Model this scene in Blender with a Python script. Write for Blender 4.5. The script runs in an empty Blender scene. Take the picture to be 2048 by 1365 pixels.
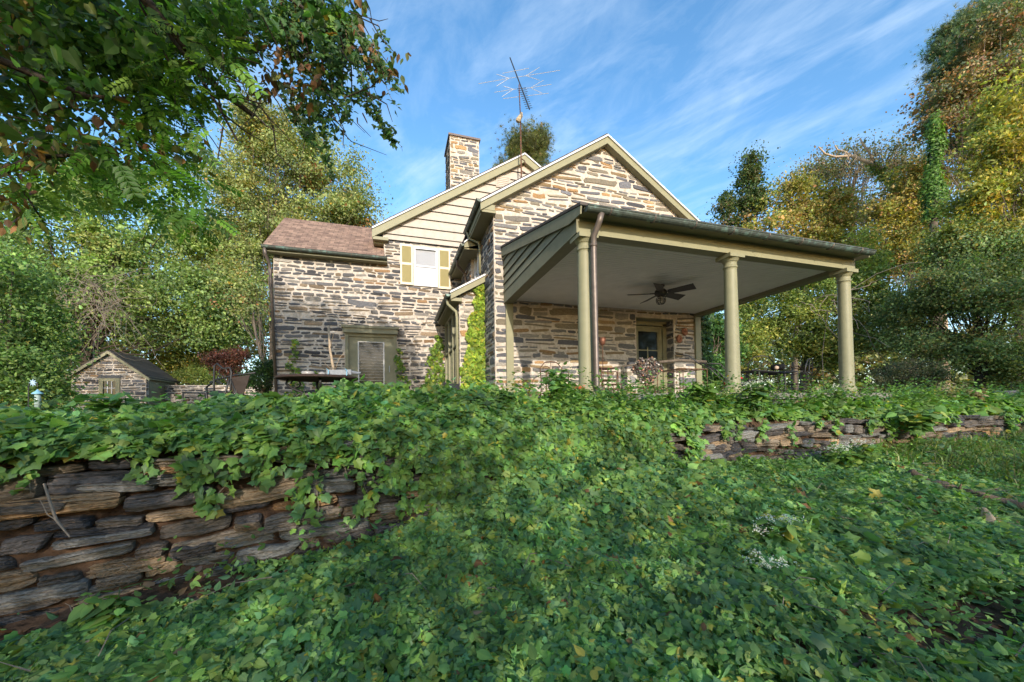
import bpy, math, random
import numpy as np
from mathutils import Vector, Matrix
R = np.random.default_rng(7)
random.seed(7)
sc = bpy.context.scene
C = sc.collection

# ---------------------------------------------------------------- camera
cam_d = bpy.data.cameras.new('camera'); cam = bpy.data.objects.new('camera', cam_d); C.objects.link(cam)
sc.camera = cam
YAW, PITCH, ROLL, FPX, SHIFT = 0.2984, 0.0192, -0.0139, 763.05, 120.0
CAM = np.array([-2.46, -9.40, -0.20])
FWD = np.array([math.sin(YAW)*math.cos(PITCH), math.cos(YAW)*math.cos(PITCH), math.sin(PITCH)])
_r = np.array([math.cos(YAW), -math.sin(YAW), 0.0]); _u = np.cross(_r, FWD)
RGT = math.cos(ROLL)*_r + math.sin(ROLL)*_u
UPV = -math.sin(ROLL)*_r + math.cos(ROLL)*_u
M = Matrix(((RGT[0], UPV[0], -FWD[0], CAM[0]), (RGT[1], UPV[1], -FWD[1], CAM[1]), (RGT[2], UPV[2], -FWD[2], CAM[2]), (0, 0, 0, 1)))
cam.matrix_world = M
cam_d.sensor_width = 36.0; cam_d.lens = 36.0*FPX/2048.0; cam_d.shift_y = SHIFT/2048.0
cam_d.clip_start = 0.05; cam_d.clip_end = 3000.0
def at(px, py, D):                      # world point seen at a photo pixel, D metres deep
    return CAM + (FWD + RGT*(px-1024)/FPX + UPV*(682.5+SHIFT-py)/FPX)*D

# ---------------------------------------------------------------- light
SUN = np.array([-0.10, -1.0, 0.350]); SUN = SUN/np.linalg.norm(SUN)     # towards the sun
sun_d = bpy.data.lights.new('sun', 'SUN'); sun = bpy.data.objects.new('sun', sun_d); C.objects.link(sun)
sun_d.energy = 2.15; sun_d.angle = math.radians(0.8); sun_d.color = (1.0, 0.90, 0.78)
sun.rotation_euler = Vector(-SUN).to_track_quat('-Z', 'Y').to_euler()
w = bpy.data.worlds.new('World'); sc.world = w; w.use_nodes = True
nt = w.node_tree; nt.nodes.clear()
def N(nt, t, **k):
    n = nt.nodes.new(t)
    for a, b in k.items():
        if a in n.inputs.keys() if isinstance(a, str) else False: n.inputs[a].default_value = b
        else: setattr(n, a, b)
    return n
L = nt.links.new
out = N(nt, 'ShaderNodeOutputWorld'); bg = N(nt, 'ShaderNodeBackground'); bg.inputs[1].default_value = 0.15
sky = N(nt, 'ShaderNodeTexSky', sky_type='NISHITA'); sky.sun_disc = False
sky.sun_elevation = math.asin(SUN[2]); sky.sun_rotation = math.atan2(SUN[0], SUN[1])
sky.air_density = 1.0; sky.dust_density = 0.6; sky.ozone_density = 1.6
tc = N(nt, 'ShaderNodeTexCoord'); sep = N(nt, 'ShaderNodeSeparateXYZ'); L(tc.outputs['Generated'], sep.inputs[0])
mx = N(nt, 'ShaderNodeMath', operation='MAXIMUM'); mx.inputs[1].default_value = 0.05; L(sep.outputs[2], mx.inputs[0])
dx = N(nt, 'ShaderNodeMath', operation='DIVIDE'); dy = N(nt, 'ShaderNodeMath', operation='DIVIDE')
L(sep.outputs[0], dx.inputs[0]); L(mx.outputs[0], dx.inputs[1]); L(sep.outputs[1], dy.inputs[0]); L(mx.outputs[0], dy.inputs[1])
cmb = N(nt, 'ShaderNodeCombineXYZ'); L(dx.outputs[0], cmb.inputs[0]); L(dy.outputs[0], cmb.inputs[1])
def cloud(rot, scl, nscale, lo, hi, det=9, dist=0.6):
    mp = N(nt, 'ShaderNodeMapping', vector_type='TEXTURE'); mp.inputs['Rotation'].default_value = (0, 0, math.radians(rot)); mp.inputs['Scale'].default_value = scl
    L(cmb.outputs[0], mp.inputs[0])
    no = N(nt, 'ShaderNodeTexNoise'); no.inputs['Scale'].default_value = nscale; no.inputs['Detail'].default_value = det
    no.inputs['Roughness'].default_value = 0.62; no.inputs['Distortion'].default_value = dist
    L(mp.outputs[0], no.inputs['Vector'])
    mr = N(nt, 'ShaderNodeMapRange'); mr.inputs[1].default_value = lo; mr.inputs[2].default_value = hi; L(no.outputs[0], mr.inputs[0])
    return mr.outputs[0]
c1 = cloud(-63, (2.2, .55, 1), 1.5, 0.49, 0.80, 10, .5)
c2 = cloud(-70, (1.1, .7, 1), 3.4, 0.44, 0.80, 12, .5)
mul = N(nt, 'ShaderNodeMath', operation='ADD'); L(c1, mul.inputs[0])
m2 = N(nt, 'ShaderNodeMath', operation='MULTIPLY'); m2.inputs[1].default_value = 0.55; L(c2, m2.inputs[0]); L(m2.outputs[0], mul.inputs[1])
m3 = N(nt, 'ShaderNodeMath', operation='MULTIPLY', use_clamp=True); m3.inputs[1].default_value = 0.46; L(mul.outputs[0], m3.inputs[0])
hs = N(nt, 'ShaderNodeHueSaturation'); hs.inputs['Saturation'].default_value = 1.22; hs.inputs['Hue'].default_value = .496; hs.inputs['Value'].default_value = .88; L(sky.outputs[0], hs.inputs['Color'])
mixc = N(nt, 'ShaderNodeMixRGB'); mixc.inputs[2].default_value = (2.6, 3.1, 3.6, 1)
L(m3.outputs[0], mixc.inputs[0]); L(hs.outputs[0], mixc.inputs[1]); L(mixc.outputs[0], bg.inputs[0]); L(bg.outputs[0], out.inputs[0])
sc.view_settings.view_transform = 'Standard'; sc.view_settings.look = 'None'; sc.view_settings.gamma = 1.0
sc.view_settings.exposure = 1.45
sc.cycles.max_bounces = 6; sc.cycles.diffuse_bounces = 3; sc.cycles.transparent_max_bounces = 4

# ---------------------------------------------------------------- materials
def mat(name, col, rough=0.7, noise=0.0, nscale=8.0, bump=0.0, bscale=60.0, metal=0.0, col2=None, stretch=(1, 1, 1), spec=0.3, attr=None, fac=(0.4, 0.65)):
    m = bpy.data.materials.new(name); m.use_nodes = True
    t = m.node_tree; p = t.nodes['Principled BSDF']; l = t.links.new
    p.inputs['Roughness'].default_value = rough; p.inputs['Metallic'].default_value = metal
    p.inputs['Specular IOR Level'].default_value = spec
    g = N(t, 'ShaderNodeNewGeometry'); mp = N(t, 'ShaderNodeMapping'); mp.inputs['Scale'].default_value = stretch; l(g.outputs['Position'], mp.inputs[0])
    src = None
    if attr:
        a = N(t, 'ShaderNodeAttribute', attribute_name=attr); src = a.outputs['Color']
    if noise or col2:
        n = N(t, 'ShaderNodeTexNoise'); n.inputs['Scale'].default_value = nscale; n.inputs['Detail'].default_value = 8; n.inputs['Roughness'].default_value = 0.65
        l(mp.outputs[0], n.inputs['Vector'])
        mr = N(t, 'ShaderNodeMapRange'); mr.inputs[1].default_value = fac[0]; mr.inputs[2].default_value = fac[1]; l(n.outputs[0], mr.inputs[0])
        if col2 is not None:
            x = N(t, 'ShaderNodeMixRGB'); x.inputs[1].default_value = (*col, 1); x.inputs[2].default_value = (*col2, 1)
            if src is not None: l(src, x.inputs[1])
            l(mr.outputs[0], x.inputs[0]); src = x.outputs[0]
        if noise:
            x = N(t, 'ShaderNodeMixRGB', blend_type='MULTIPLY'); x.inputs[0].default_value = noise
            if src is not None: l(src, x.inputs[1])
            else: x.inputs[1].default_value = (*col, 1)
            n2 = N(t, 'ShaderNodeTexNoise'); n2.inputs['Scale'].default_value = nscale*2.7; n2.inputs['Detail'].default_value = 6
            l(mp.outputs[0], n2.inputs['Vector'])
            m2_ = N(t, 'ShaderNodeMapRange'); m2_.inputs[1].default_value = 0.3; m2_.inputs[2].default_value = 0.7; m2_.inputs[3].default_value = 0.35; m2_.inputs[4].default_value = 1.35; l(n2.outputs[0], m2_.inputs[0])
            l(m2_.outputs[0], x.inputs[2]); src = x.outputs[0]
    if src is not None: l(src, p.inputs['Base Color'])
    else: p.inputs['Base Color'].default_value = (*col, 1)
    if bump:
        n = N(t, 'ShaderNodeTexNoise'); n.inputs['Scale'].default_value = bscale; n.inputs['Detail'].default_value = 6; l(mp.outputs[0], n.inputs['Vector'])
        b = N(t, 'ShaderNodeBump'); b.inputs['Strength'].default_value = bump; b.inputs['Distance'].default_value = 0.02
        l(n.outputs[0], b.inputs['Height']); l(b.outputs[0], p.inputs['Normal'])
    return m
def leafmat(name, transl=0.38, rough=0.5, spec=0.32):
    m = bpy.data.materials.new(name); m.use_nodes = True
    t = m.node_tree; p = t.nodes['Principled BSDF']; l = t.links.new
    a = N(t, 'ShaderNodeAttribute', attribute_name='leafcol')
    l(a.outputs['Color'], p.inputs['Base Color']); p.inputs['Roughness'].default_value = rough; p.inputs['Specular IOR Level'].default_value = spec
    tr = N(t, 'ShaderNodeBsdfTranslucent')
    g = N(t, 'ShaderNodeMixRGB', blend_type='MULTIPLY'); g.inputs[0].default_value = 1; g.inputs[2].default_value = (1.5, 1.6, 0.6, 1)
    l(a.outputs['Color'], g.inputs[1]); l(g.outputs[0], tr.inputs['Color'])
    mxs = N(t, 'ShaderNodeMixShader'); mxs.inputs[0].default_value = transl
    l(p.outputs[0], mxs.inputs[1]); l(tr.outputs[0], mxs.inputs[2]); l(mxs.outputs[0], t.nodes['Material Output'].inputs['Surface'])
    return m
LEAF = leafmat('leaf'); LEAF_T = leafmat('thin_leaf', .55, .5, .3)
STONE = mat('schist', (.2, .2, .2), .8, noise=.55, nscale=9, bump=.8, bscale=30, stretch=(1, 1, 3.5), attr='leafcol', spec=.2)
MORTAR = mat('mortar', (.56, .50, .43), .95, noise=.35, nscale=6, bump=.7, bscale=45, col2=(.40, .34, .27), spec=.1)
KHAKI = mat('khaki_paint', (.235, .222, .13), .55, noise=.12, nscale=3, bump=.05, spec=.35)
KHAKI_D = mat('dark_khaki_paint', (.20, .19, .115), .6, noise=.2, nscale=2.5, spec=.35)
CREAM = mat('cream_siding', (.42, .37, .31), .6, noise=.18, nscale=2.5, spec=.3)
WHITE = mat('white_paint', (.62, .62, .62), .5, noise=.08, nscale=4)
CEIL = mat('ceiling_paint', (.74, .72, .66), .6, noise=.1, nscale=1.5)
def shingle_mat(name, c1_, c2_, c3_):
    m = bpy.data.materials.new(name); m.use_nodes = True; t = m.node_tree; p = t.nodes['Principled BSDF']; l = t.links.new
    g = N(t, 'ShaderNodeNewGeometry'); s = N(t, 'ShaderNodeSeparateXYZ'); l(g.outputs['Position'], s.inputs[0])
    a = N(t, 'ShaderNodeMath', operation='MULTIPLY'); a.inputs[1].default_value = 1.3; l(s.outputs[2], a.inputs[0])
    cb = N(t, 'ShaderNodeCombineXYZ'); l(s.outputs[0], cb.inputs[0]); l(a.outputs[0], cb.inputs[1])
    b = N(t, 'ShaderNodeTexBrick'); b.inputs['Scale'].default_value = 1; b.inputs['Brick Width'].default_value = .3; b.inputs['Row Height'].default_value = .13; b.inputs['Mortar Size'].default_value = .008
    b.inputs['Color1'].default_value = (*c1_, 1); b.inputs['Color2'].default_value = (*c2_, 1); b.inputs['Mortar'].default_value = (*c3_, 1); b.inputs['Mortar Smooth'].default_value = .1
    l(cb.outputs[0], b.inputs['Vector'])
    n = N(t, 'ShaderNodeTexNoise'); n.inputs['Scale'].default_value = 5; n.inputs['Detail'].default_value = 10; l(cb.outputs[0], n.inputs['Vector'])
    mr = N(t, 'ShaderNodeMapRange'); mr.inputs[1].default_value = .3; mr.inputs[2].default_value = .7; mr.inputs[3].default_value = .6; mr.inputs[4].default_value = 1.25; l(n.outputs[0], mr.inputs[0])
    x = N(t, 'ShaderNodeMixRGB', blend_type='MULTIPLY'); x.inputs[0].default_value = 1; l(b.outputs[0], x.inputs[1]); l(mr.outputs[0], x.inputs[2])
    l(x.outputs[0], p.inputs['Base Color']); p.inputs['Roughness'].default_value = .9
    bp = N(t, 'ShaderNodeBump'); bp.inputs['Strength'].default_value = .6; bp.inputs['Distance'].default_value = .02; bp.invert = True; l(b.outputs['Fac'], bp.inputs['Height']); l(bp.outputs[0], p.inputs['Normal'])
    return m
SHING = shingle_mat('brown_shingle', (.32, .205, .14), (.19, .115, .08), (.10, .06, .045))
SHING_D = shingle_mat('dark_shingle', (.09, .075, .065), (.06, .05, .045), (.03, .025, .02))
COPPER = mat('aged_copper', (.085, .10, .085), .5, noise=.5, nscale=6, metal=.35, col2=(.20, .33, .29), fac=(.52, .72))
BRONZE = mat('brown_downspout', (.15, .12, .10), .45, noise=.3, nscale=4, metal=.4)
IRON = mat('black_iron', (.018, .017, .016), .5, noise=.3, spec=.5)
RUST = mat('rusty_iron', (.16, .07, .035), .8, noise=.5, nscale=25, col2=(.06, .045, .04), bump=.3)
GLASS = mat('dark_glass', (.015, .018, .018), .06, spec=.35)
BARK = mat('bark', (.13, .105, .08), .95, noise=.6, nscale=10, bump=.8, bscale=25, stretch=(1, 1, .25))
BARK_D = mat('dark_bark', (.05, .038, .028), .95, noise=.6, nscale=14, bump=.8, bscale=40)
TWIG = mat('pale_twig', (.24, .195, .15), .9, noise=.5, nscale=14)
DEAD = mat('dead_wood', (.46, .35, .24), .9, noise=.6, nscale=9, bump=.5, bscale=30)
SOIL = mat('soil', (.07, .042, .027), .95, noise=.6, nscale=5, bump=1, bscale=25, col2=(.13, .08, .05), spec=.1)
TERRA = mat('terracotta', (.30, .13, .08), .8, noise=.3, nscale=9)
LAP_SHADE = mat('dark_void', (.012, .012, .011), .9)
FLAG = mat('flagstone', (.20, .19, .17), .85, noise=.4, nscale=4, bump=.3)
GREYM = mat('grey_metal', (.20, .21, .225), .5, noise=.3, metal=.2)
REDP = mat('red_plastic', (.45, .02, .02), .4)
BLUEP = mat('blue_glaze', (.20, .42, .55), .4)
YELL = mat('yellow_plastic', (.6, .55, .05), .5)
ALU = mat('pale_aluminium', (.42, .42, .42), .45, metal=.3)
MESHF = mat('brown_mesh_fabric', (.045, .032, .025), .9)

# ---------------------------------------------------------------- mesh building
ORG = {}
def tag(o, label=None, cat=None, group=None, kind=None):
    if label: o['label'] = label
    if cat: o['category'] = cat
    if group: o['group'] = group
    if kind: o['kind'] = kind
    return o
def thing(name, loc, label, cat, group=None):
    o = bpy.data.objects.new(name, None); C.objects.link(o); o.location = tuple(float(a) for a in loc); ORG[o] = np.array(loc, float)
    o.empty_display_size = .1
    return tag(o, label, cat, group)
class MB:
    def __init__(s): s.v = []; s.f = []; s.m = []; s.c = []; s.n = 0; s.hascol = False
    def add(s, V, F, m=0, col=None):
        s.v.append(np.asarray(V, float)); 
        for f in F: s.f.append([i+s.n for i in f]); s.m.append(m); s.c.append(col)
        if col is not None: s.hascol = True
        s.n += len(V); return s
    def box(s, x0, y0, z0, x1, y1, z1, m=0):
        V = [(x, y, z) for z in (z0, z1) for y in (y0, y1) for x in (x0, x1)]
        return s.add(V, [(0, 2, 3, 1), (4, 5, 7, 6), (0, 1, 5, 4), (2, 6, 7, 3), (0, 4, 6, 2), (1, 3, 7, 5)], m)
    def hexa(s, P, m=0):   # 8 points bottom 4 ccw, top 4 ccw
        return s.add(P, [(3, 2, 1, 0), (4, 5, 6, 7), (0, 1, 5, 4), (1, 2, 6, 5), (2, 3, 7, 6), (3, 0, 4, 7)], m)
    def prism(s, poly, fn0, fn1, m=0):     # polygon (s,t) mapped by two functions to the two caps
        A = [fn0(*p) for p in poly]; B = [fn1(*p) for p in poly]; n = len(poly)
        return s.add(A+B, [tuple(range(n)), tuple(range(2*n-1, n-1, -1))]+[(i, n+i, n+(i+1) % n, (i+1) % n) for i in range(n)], m)
    def tube(s, P, r, seg=8, m=0, caps=True):
        P = np.asarray(P, float); n = len(P); r = np.broadcast_to(np.asarray(r, float), (n,))
        T = np.zeros_like(P); T[1:-1] = P[2:]-P[:-2]; T[0] = P[1]-P[0]; T[-1] = P[-1]-P[-2]
        T /= np.linalg.norm(T, axis=1)[:, None]+1e-9
        a = np.array([0, 0, 1.0]) if abs(T[0][2]) < .9 else np.array([1.0, 0, 0])
        V = []
        X = np.cross(T[0], a); X /= np.linalg.norm(X)
        for i in range(n):
            X = X-T[i]*(X@T[i]); X /= np.linalg.norm(X)+1e-9; Y = np.cross(T[i], X)
            for k in range(seg):
                th = 2*math.pi*k/seg; V.append(P[i]+r[i]*(X*math.cos(th)+Y*math.sin(th)))
        F = [(i*seg+k, i*seg+(k+1) % seg, (i+1)*seg+(k+1) % seg, (i+1)*seg+k) for i in range(n-1) for k in range(seg)]
        if caps: F += [tuple(range(seg-1, -1, -1)), tuple(range((n-1)*seg, n*seg))]
        return s.add(V, F, m)
    def lathe(s, prof, c, seg=24, m=0):
        V = []; n = len(prof)
        for r, z in prof:
            for k in range(seg): th = 2*math.pi*k/seg; V.append((c[0]+r*math.cos(th), c[1]+r*math.sin(th), c[2]+z))
        F = [(i*seg+k, i*seg+(k+1) % seg, (i+1)*seg+(k+1) % seg, (i+1)*seg+k) for i in range(n-1) for k in range(seg)]
        F += [tuple(range(seg-1, -1, -1)), tuple(range((n-1)*seg, n*seg))]
        return s.add(V, F, m)
    def build(s, name, mats, parent=None, smooth=False, loc=None):
        me = bpy.data.meshes.new(name)
        V = np.concatenate(s.v) if s.v else np.zeros((0, 3))
        if parent is not None: o0 = ORG[parent]
        else: o0 = np.array(loc, float) if loc is not None else np.array([V[:, 0].mean(), V[:, 1].mean(), V[:, 2].min()])
        V = V-o0
        nl = np.array([len(f) for f in s.f]); idx = np.concatenate([np.array(f) for f in s.f])
        fill(me, V, idx, nl, np.array(s.m), smooth)
        if s.hascol:
            a = me.attributes.new('leafcol', 'FLOAT_COLOR', 'FACE')
            a.data.foreach_set('color', np.array([(*(c if c is not None else (1, 1, 1)), 1) for c in s.c], np.float32).ravel())
        for m in (mats if isinstance(mats, (list, tuple)) else [mats]): me.materials.append(m)
        return link(name, me, parent, o0)
def fill(me, V, idx, nl, mi=None, smooth=False):
    me.vertices.add(len(V)); me.vertices.foreach_set('co', V.astype(np.float32).ravel())
    me.loops.add(len(idx)); me.loops.foreach_set('vertex_index', idx.astype(np.int32))
    me.polygons.add(len(nl)); st = np.concatenate([[0], np.cumsum(nl)[:-1]])
    me.polygons.foreach_set('loop_start', st.astype(np.int32))
    if mi is not None: me.polygons.foreach_set('material_index', mi.astype(np.int32))
    me.polygons.foreach_set('use_smooth', np.full(len(nl), smooth))
    me.update(calc_edges=True)
def link(name, me, parent, o0):
    o = bpy.data.objects.new(name, me); C.objects.link(o); ORG[o] = np.array(o0, float)
    if parent is not None: o.parent = parent
    else: o.location = tuple(o0)
    return o

# ---------------------------------------------------------------- leaves
def fan(outl, cup=0.15):
    o = np.array(outl, float); c = np.array([[0, .42, 0]]); V = np.zeros((len(o)+1, 3)); V[1:, :2] = o; V[0] = c
    V[1:, 2] = -cup*(np.abs(o[:, 0])*1.3+.5*(o[:, 1]-.4)**2)
    n = len(o); F = np.array([(0, 1+i, 1+(i+1) % n) for i in range(n)])
    return V, F
T_LOBE = fan([(0, -.01), (.17, -.12), (.40, .02), (.37, .22), (.52, .50), (.30, .62), (.02, 1.06), (-.26, .66), (-.50, .56), (-.36, .26), (-.43, .04), (-.20, -.10)], .22)
T_DEEP = fan([(0, -.02), (.22, -.08), (.44, .08), (.22, .27), (.46, .66), (.13, .52), (0, 1.05), (-.15, .50), (-.50, .60), (-.22, .27), (-.46, .10), (-.18, -.10)], .28)
T_LANCE = fan([(0, 0), (.13, .25), (.15, .5), (0, 1.15), (-.15, .5), (-.13, .25)], .3)
T_LOBE3 = fan([(0, 0), (.25, -.08), (.55, .35), (.25, .5), (0, 1.0), (-.25, .5), (-.55, .35), (-.25, -.08)])
T_OVAL = fan([(0, 0), (.26, .25), (.28, .55), (0, 1.1), (-.28, .55), (-.26, .25)])
T_HEART = fan([(0, .05), (.25, -.08), (.45, .2), (.33, .6), (0, 1.1), (-.33, .6), (-.45, .2), (-.25, -.08)])
T_IVY = fan([(0, 0), (.3, -.12), (.6, .12), (.28, .42), (0, 1.0), (-.28, .42), (-.6, .12), (-.3, -.12)], .25)
T_QUAD = (np.array([(0, 0, 0), (.36, .5, -.10), (0, 1, 0), (-.36, .5, -.10)]), np.array([(0, 1, 2), (0, 2, 3)]))
T_STAR = (np.array([(0, 0, 0), (.5, .55, -.1), (.12, .55, 0), (0, 1.1, -.1), (-.12, .55, 0), (-.5, .55, -.1)]), np.array([(0, 1, 2), (0, 2, 3), (0, 3, 4), (0, 4, 5)]))
def pinnate(n=6, ll=.27, lw=.075):
    Vs = []; Fs = []; k = 0
    for i in range(n):
        for s in (-1, 1):
            y = .12+.8*i/(n-1); a = math.radians(35); dx_, dy_ = s*math.cos(a)*ll, math.sin(a)*ll
            px_, py_ = -dy_*lw/ll*s, dx_*lw/ll*s; dz = -.15*y*y
            Vs += [(0, y, dz), (dx_*.5+px_, y+dy_*.5+py_, dz-.02), (dx_, y+dy_, dz-.07), (dx_*.5-px_, y+dy_*.5-py_, dz-.02)]
            Fs += [(k, k+1, k+2), (k, k+2, k+3)]; k += 4
    Vs += [(-.008, 0, 0), (.008, 0, 0), (0, 1, -.16)]; Fs += [(k, k+1, k+2)]
    return np.array(Vs), np.array(Fs)
T_PIN = pinnate()
def needles(n=9, w=.03):
    Vs = []; Fs = []; k = 0; r = np.random.default_rng(3)
    for i in range(n):
        a = 2*math.pi*i/n; d = np.array([math.cos(a)*.75, .75+.2*r.random(), math.sin(a)*.75]); d /= np.linalg.norm(d)
        p = np.cross(d, (0.3, 1, .2)); p /= np.linalg.norm(p)
        Vs += [-p*w, p*w, d]; Fs += [(k, k+1, k+2)]; k += 3
    return np.array(Vs), np.array(Fs)
T_NEED = needles()
def unit(a): return a/(np.linalg.norm(a, axis=-1, keepdims=True)+1e-9)
def leaves(name, P, nrm, size, col, tpl, mats=None, parent=None, tang=None, smooth=False):
    """P (n,3) positions, nrm (n,3) normals, size (n,), col (n,3)"""
    n = len(P); V, F = tpl; P = np.asarray(P, float)
    nz = unit(nrm); t = R.normal(size=(n, 3)) if tang is None else tang
    ty = unit(t-nz*np.sum(t*nz, 1, keepdims=True)); tx = np.cross(ty, nz)
    B = np.stack([tx, ty, nz], 1)                                  # rows are axes
    W = np.einsum('kj,nji->nki', V, B)*np.asarray(size)[:, None, None]+P[:, None, :]
    o0 = ORG[parent] if parent is not None else np.array([P[:, 0].mean(), P[:, 1].mean(), P[:, 2].min()])
    W = (W-o0).reshape(-1, 3); k = len(V); idx = (F[None]+np.arange(n)[:, None, None]*k).reshape(-1)
    me = bpy.data.meshes.new(name); fill(me, W, idx, np.full(n*len(F), 3), None, smooth)
    a = me.attributes.new('leafcol', 'FLOAT_COLOR', 'FACE')
    cc = np.ones((n, len(F), 4), np.float32); cc[:, :, :3] = np.clip(col, 0.001, 1)[:, None, :]
    a.data.foreach_set('color', cc.ravel()); me.materials.append(mats or LEAF)
    return link(name, me, parent, o0)
def pick(pal, n, jit=.25):
    cols = np.array([p[0] for p in pal]); wts = np.array([p[1] for p in pal], float); wts /= wts.sum()
    c = cols[R.choice(len(cols), n, p=wts)]
    return c*np.exp(R.normal(0, jit, (n, 1)))*np.exp(R.normal(0, .06, (n, 3)))
# palettes (base colours)
G_GR = [((.052, .115, .032), 5), ((.075, .15, .038), 4), ((.035, .085, .035), 4), ((.11, .16, .035), 1)]
G_COVER = [((.16, .285, .085), 6), ((.22, .35, .095), 4), ((.125, .245, .105), 4), ((.28, .37, .08), 1.6), ((.25, .13, .05), .12), ((.38, .34, .06), .3)]
G_OAK = [((.23, .27, .10), 5), ((.31, .34, .12), 4), ((.16, .20, .08), 4), ((.40, .27, .06), .5), ((.27, .13, .05), .3)]
G_YEL = [((.36, .31, .06), 4), ((.27, .28, .06), 4), ((.42, .30, .05), 1.5), ((.18, .22, .06), 4)]
G_ORA = [((.36, .26, .09), 4), ((.40, .33, .11), 3), ((.25, .28, .09), 6), ((.30, .17, .07), 1)]
G_BRO = [((.20, .16, .10), 4), ((.26, .19, .10), 2.5), ((.16, .18, .09), 5), ((.12, .15, .08), 3)]
G_PINE = [((.09, .15, .085), 4), ((.12, .18, .08), 3), ((.17, .18, .07), 2), ((.27, .18, .08), .8)]
G_RED = [((.11, .035, .028), 4), ((.17, .06, .035), 2), ((.07, .035, .025), 4)]
G_MASS = [((.15, .20, .045), 4), ((.21, .26, .06), 4), ((.09, .14, .04), 3), ((.32, .30, .06), 1)]
G_DARK = [((.035, .07, .025), 5), ((.055, .09, .028), 4), ((.028, .055, .03), 4), ((.11, .11, .03), 1)]

def noise2(x, y, seed=0):
    s = np.random.default_rng(seed); r = 0
    for f in (.35, .8, 1.7, 3.7):
        a, b, c_, d = s.normal(size=4); r = r+np.sin(f*(a*x+b*y)*1.6+c_*9)*np.sin(f*(d*x-a*y)*1.6+d*7)/(1+f)
    return r

# ---------------------------------------------------------------- the ground
WU = [-60, -9.0, -4.8, -1.4, 2.5, 12, 60]; WV = [-8.5, -6.6, -6.25, -5.5, -4.9, -4.7, -4.6]
def wallv(u): return np.interp(u, WU, WV)
def base_z(u): return np.interp(u, [-9, -4.8, -3, -1.4, 0.5, 2.5, 6, 12], [-1.5, -1.46, -1.40, -1.28, -1.18, -1.15, -1.1, -.95])
def slope_z(u, v):
    w = wallv(u)-v
    f = np.clip(w/3.0, 0, 1)
    return base_z(u)*(1-f)+(-1.78)*f+.04*noise2(u*1.5, v*1.5, 2)-np.clip(w-3, 0, 100)*.01 + .012*np.clip(u-2, 0, 30)*np.clip(w/3, 0, 1)
def terr_z(u, v):
    w = v-wallv(u)
    return -.42+.03*noise2(u, v, 5)+np.clip(w-8, 0, 60)*.018+np.clip(w-40, 0, 200)*.01
def build_ground():
    us = np.concatenate([np.linspace(-150, -12, 12), np.linspace(-11, 16, 110), np.linspace(18, 200, 14)])
    ws = np.concatenate([-np.geomspace(80, 4.2, 12), np.linspace(-4, -.02, 40), [.12], np.linspace(.4, 30, 30), np.geomspace(34, 400, 10)])
    U_, W_ = np.meshgrid(us, ws); V_ = wallv(U_)+W_
    Z = np.where(W_ <= 0, slope_z(U_, V_), terr_z(U_, V_))
    nr, nc = U_.shape; P = np.stack([U_, V_, Z], -1).reshape(-1, 3)
    i = np.arange(nr-1)[:, None]*nc+np.arange(nc-1)[None]; F = np.stack([i, i+1, i+nc+1, i+nc], -1).reshape(-1)
    me = bpy.data.meshes.new('ground'); fill(me, P, F, np.full((nr-1)*(nc-1), 4), None, True); me.materials.append(SOIL)
    tag(link('ground', me, None, np.zeros(3)), kind='structure')
build_ground()
lawn = MB()
lawn.add([(-16, -2.5, -.30), (-6.4, -2.5, -.30), (-6.4, 14, -.05), (-22, 14, -.05)], [(0, 1, 2, 3)])
GRASSM = mat('lawn', (.10, .15, .035), .9, noise=.6, nscale=30, bump=1, bscale=80, col2=(.2, .2, .06))
tag(lawn.build('lawn', GRASSM, None), kind='structure')

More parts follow.
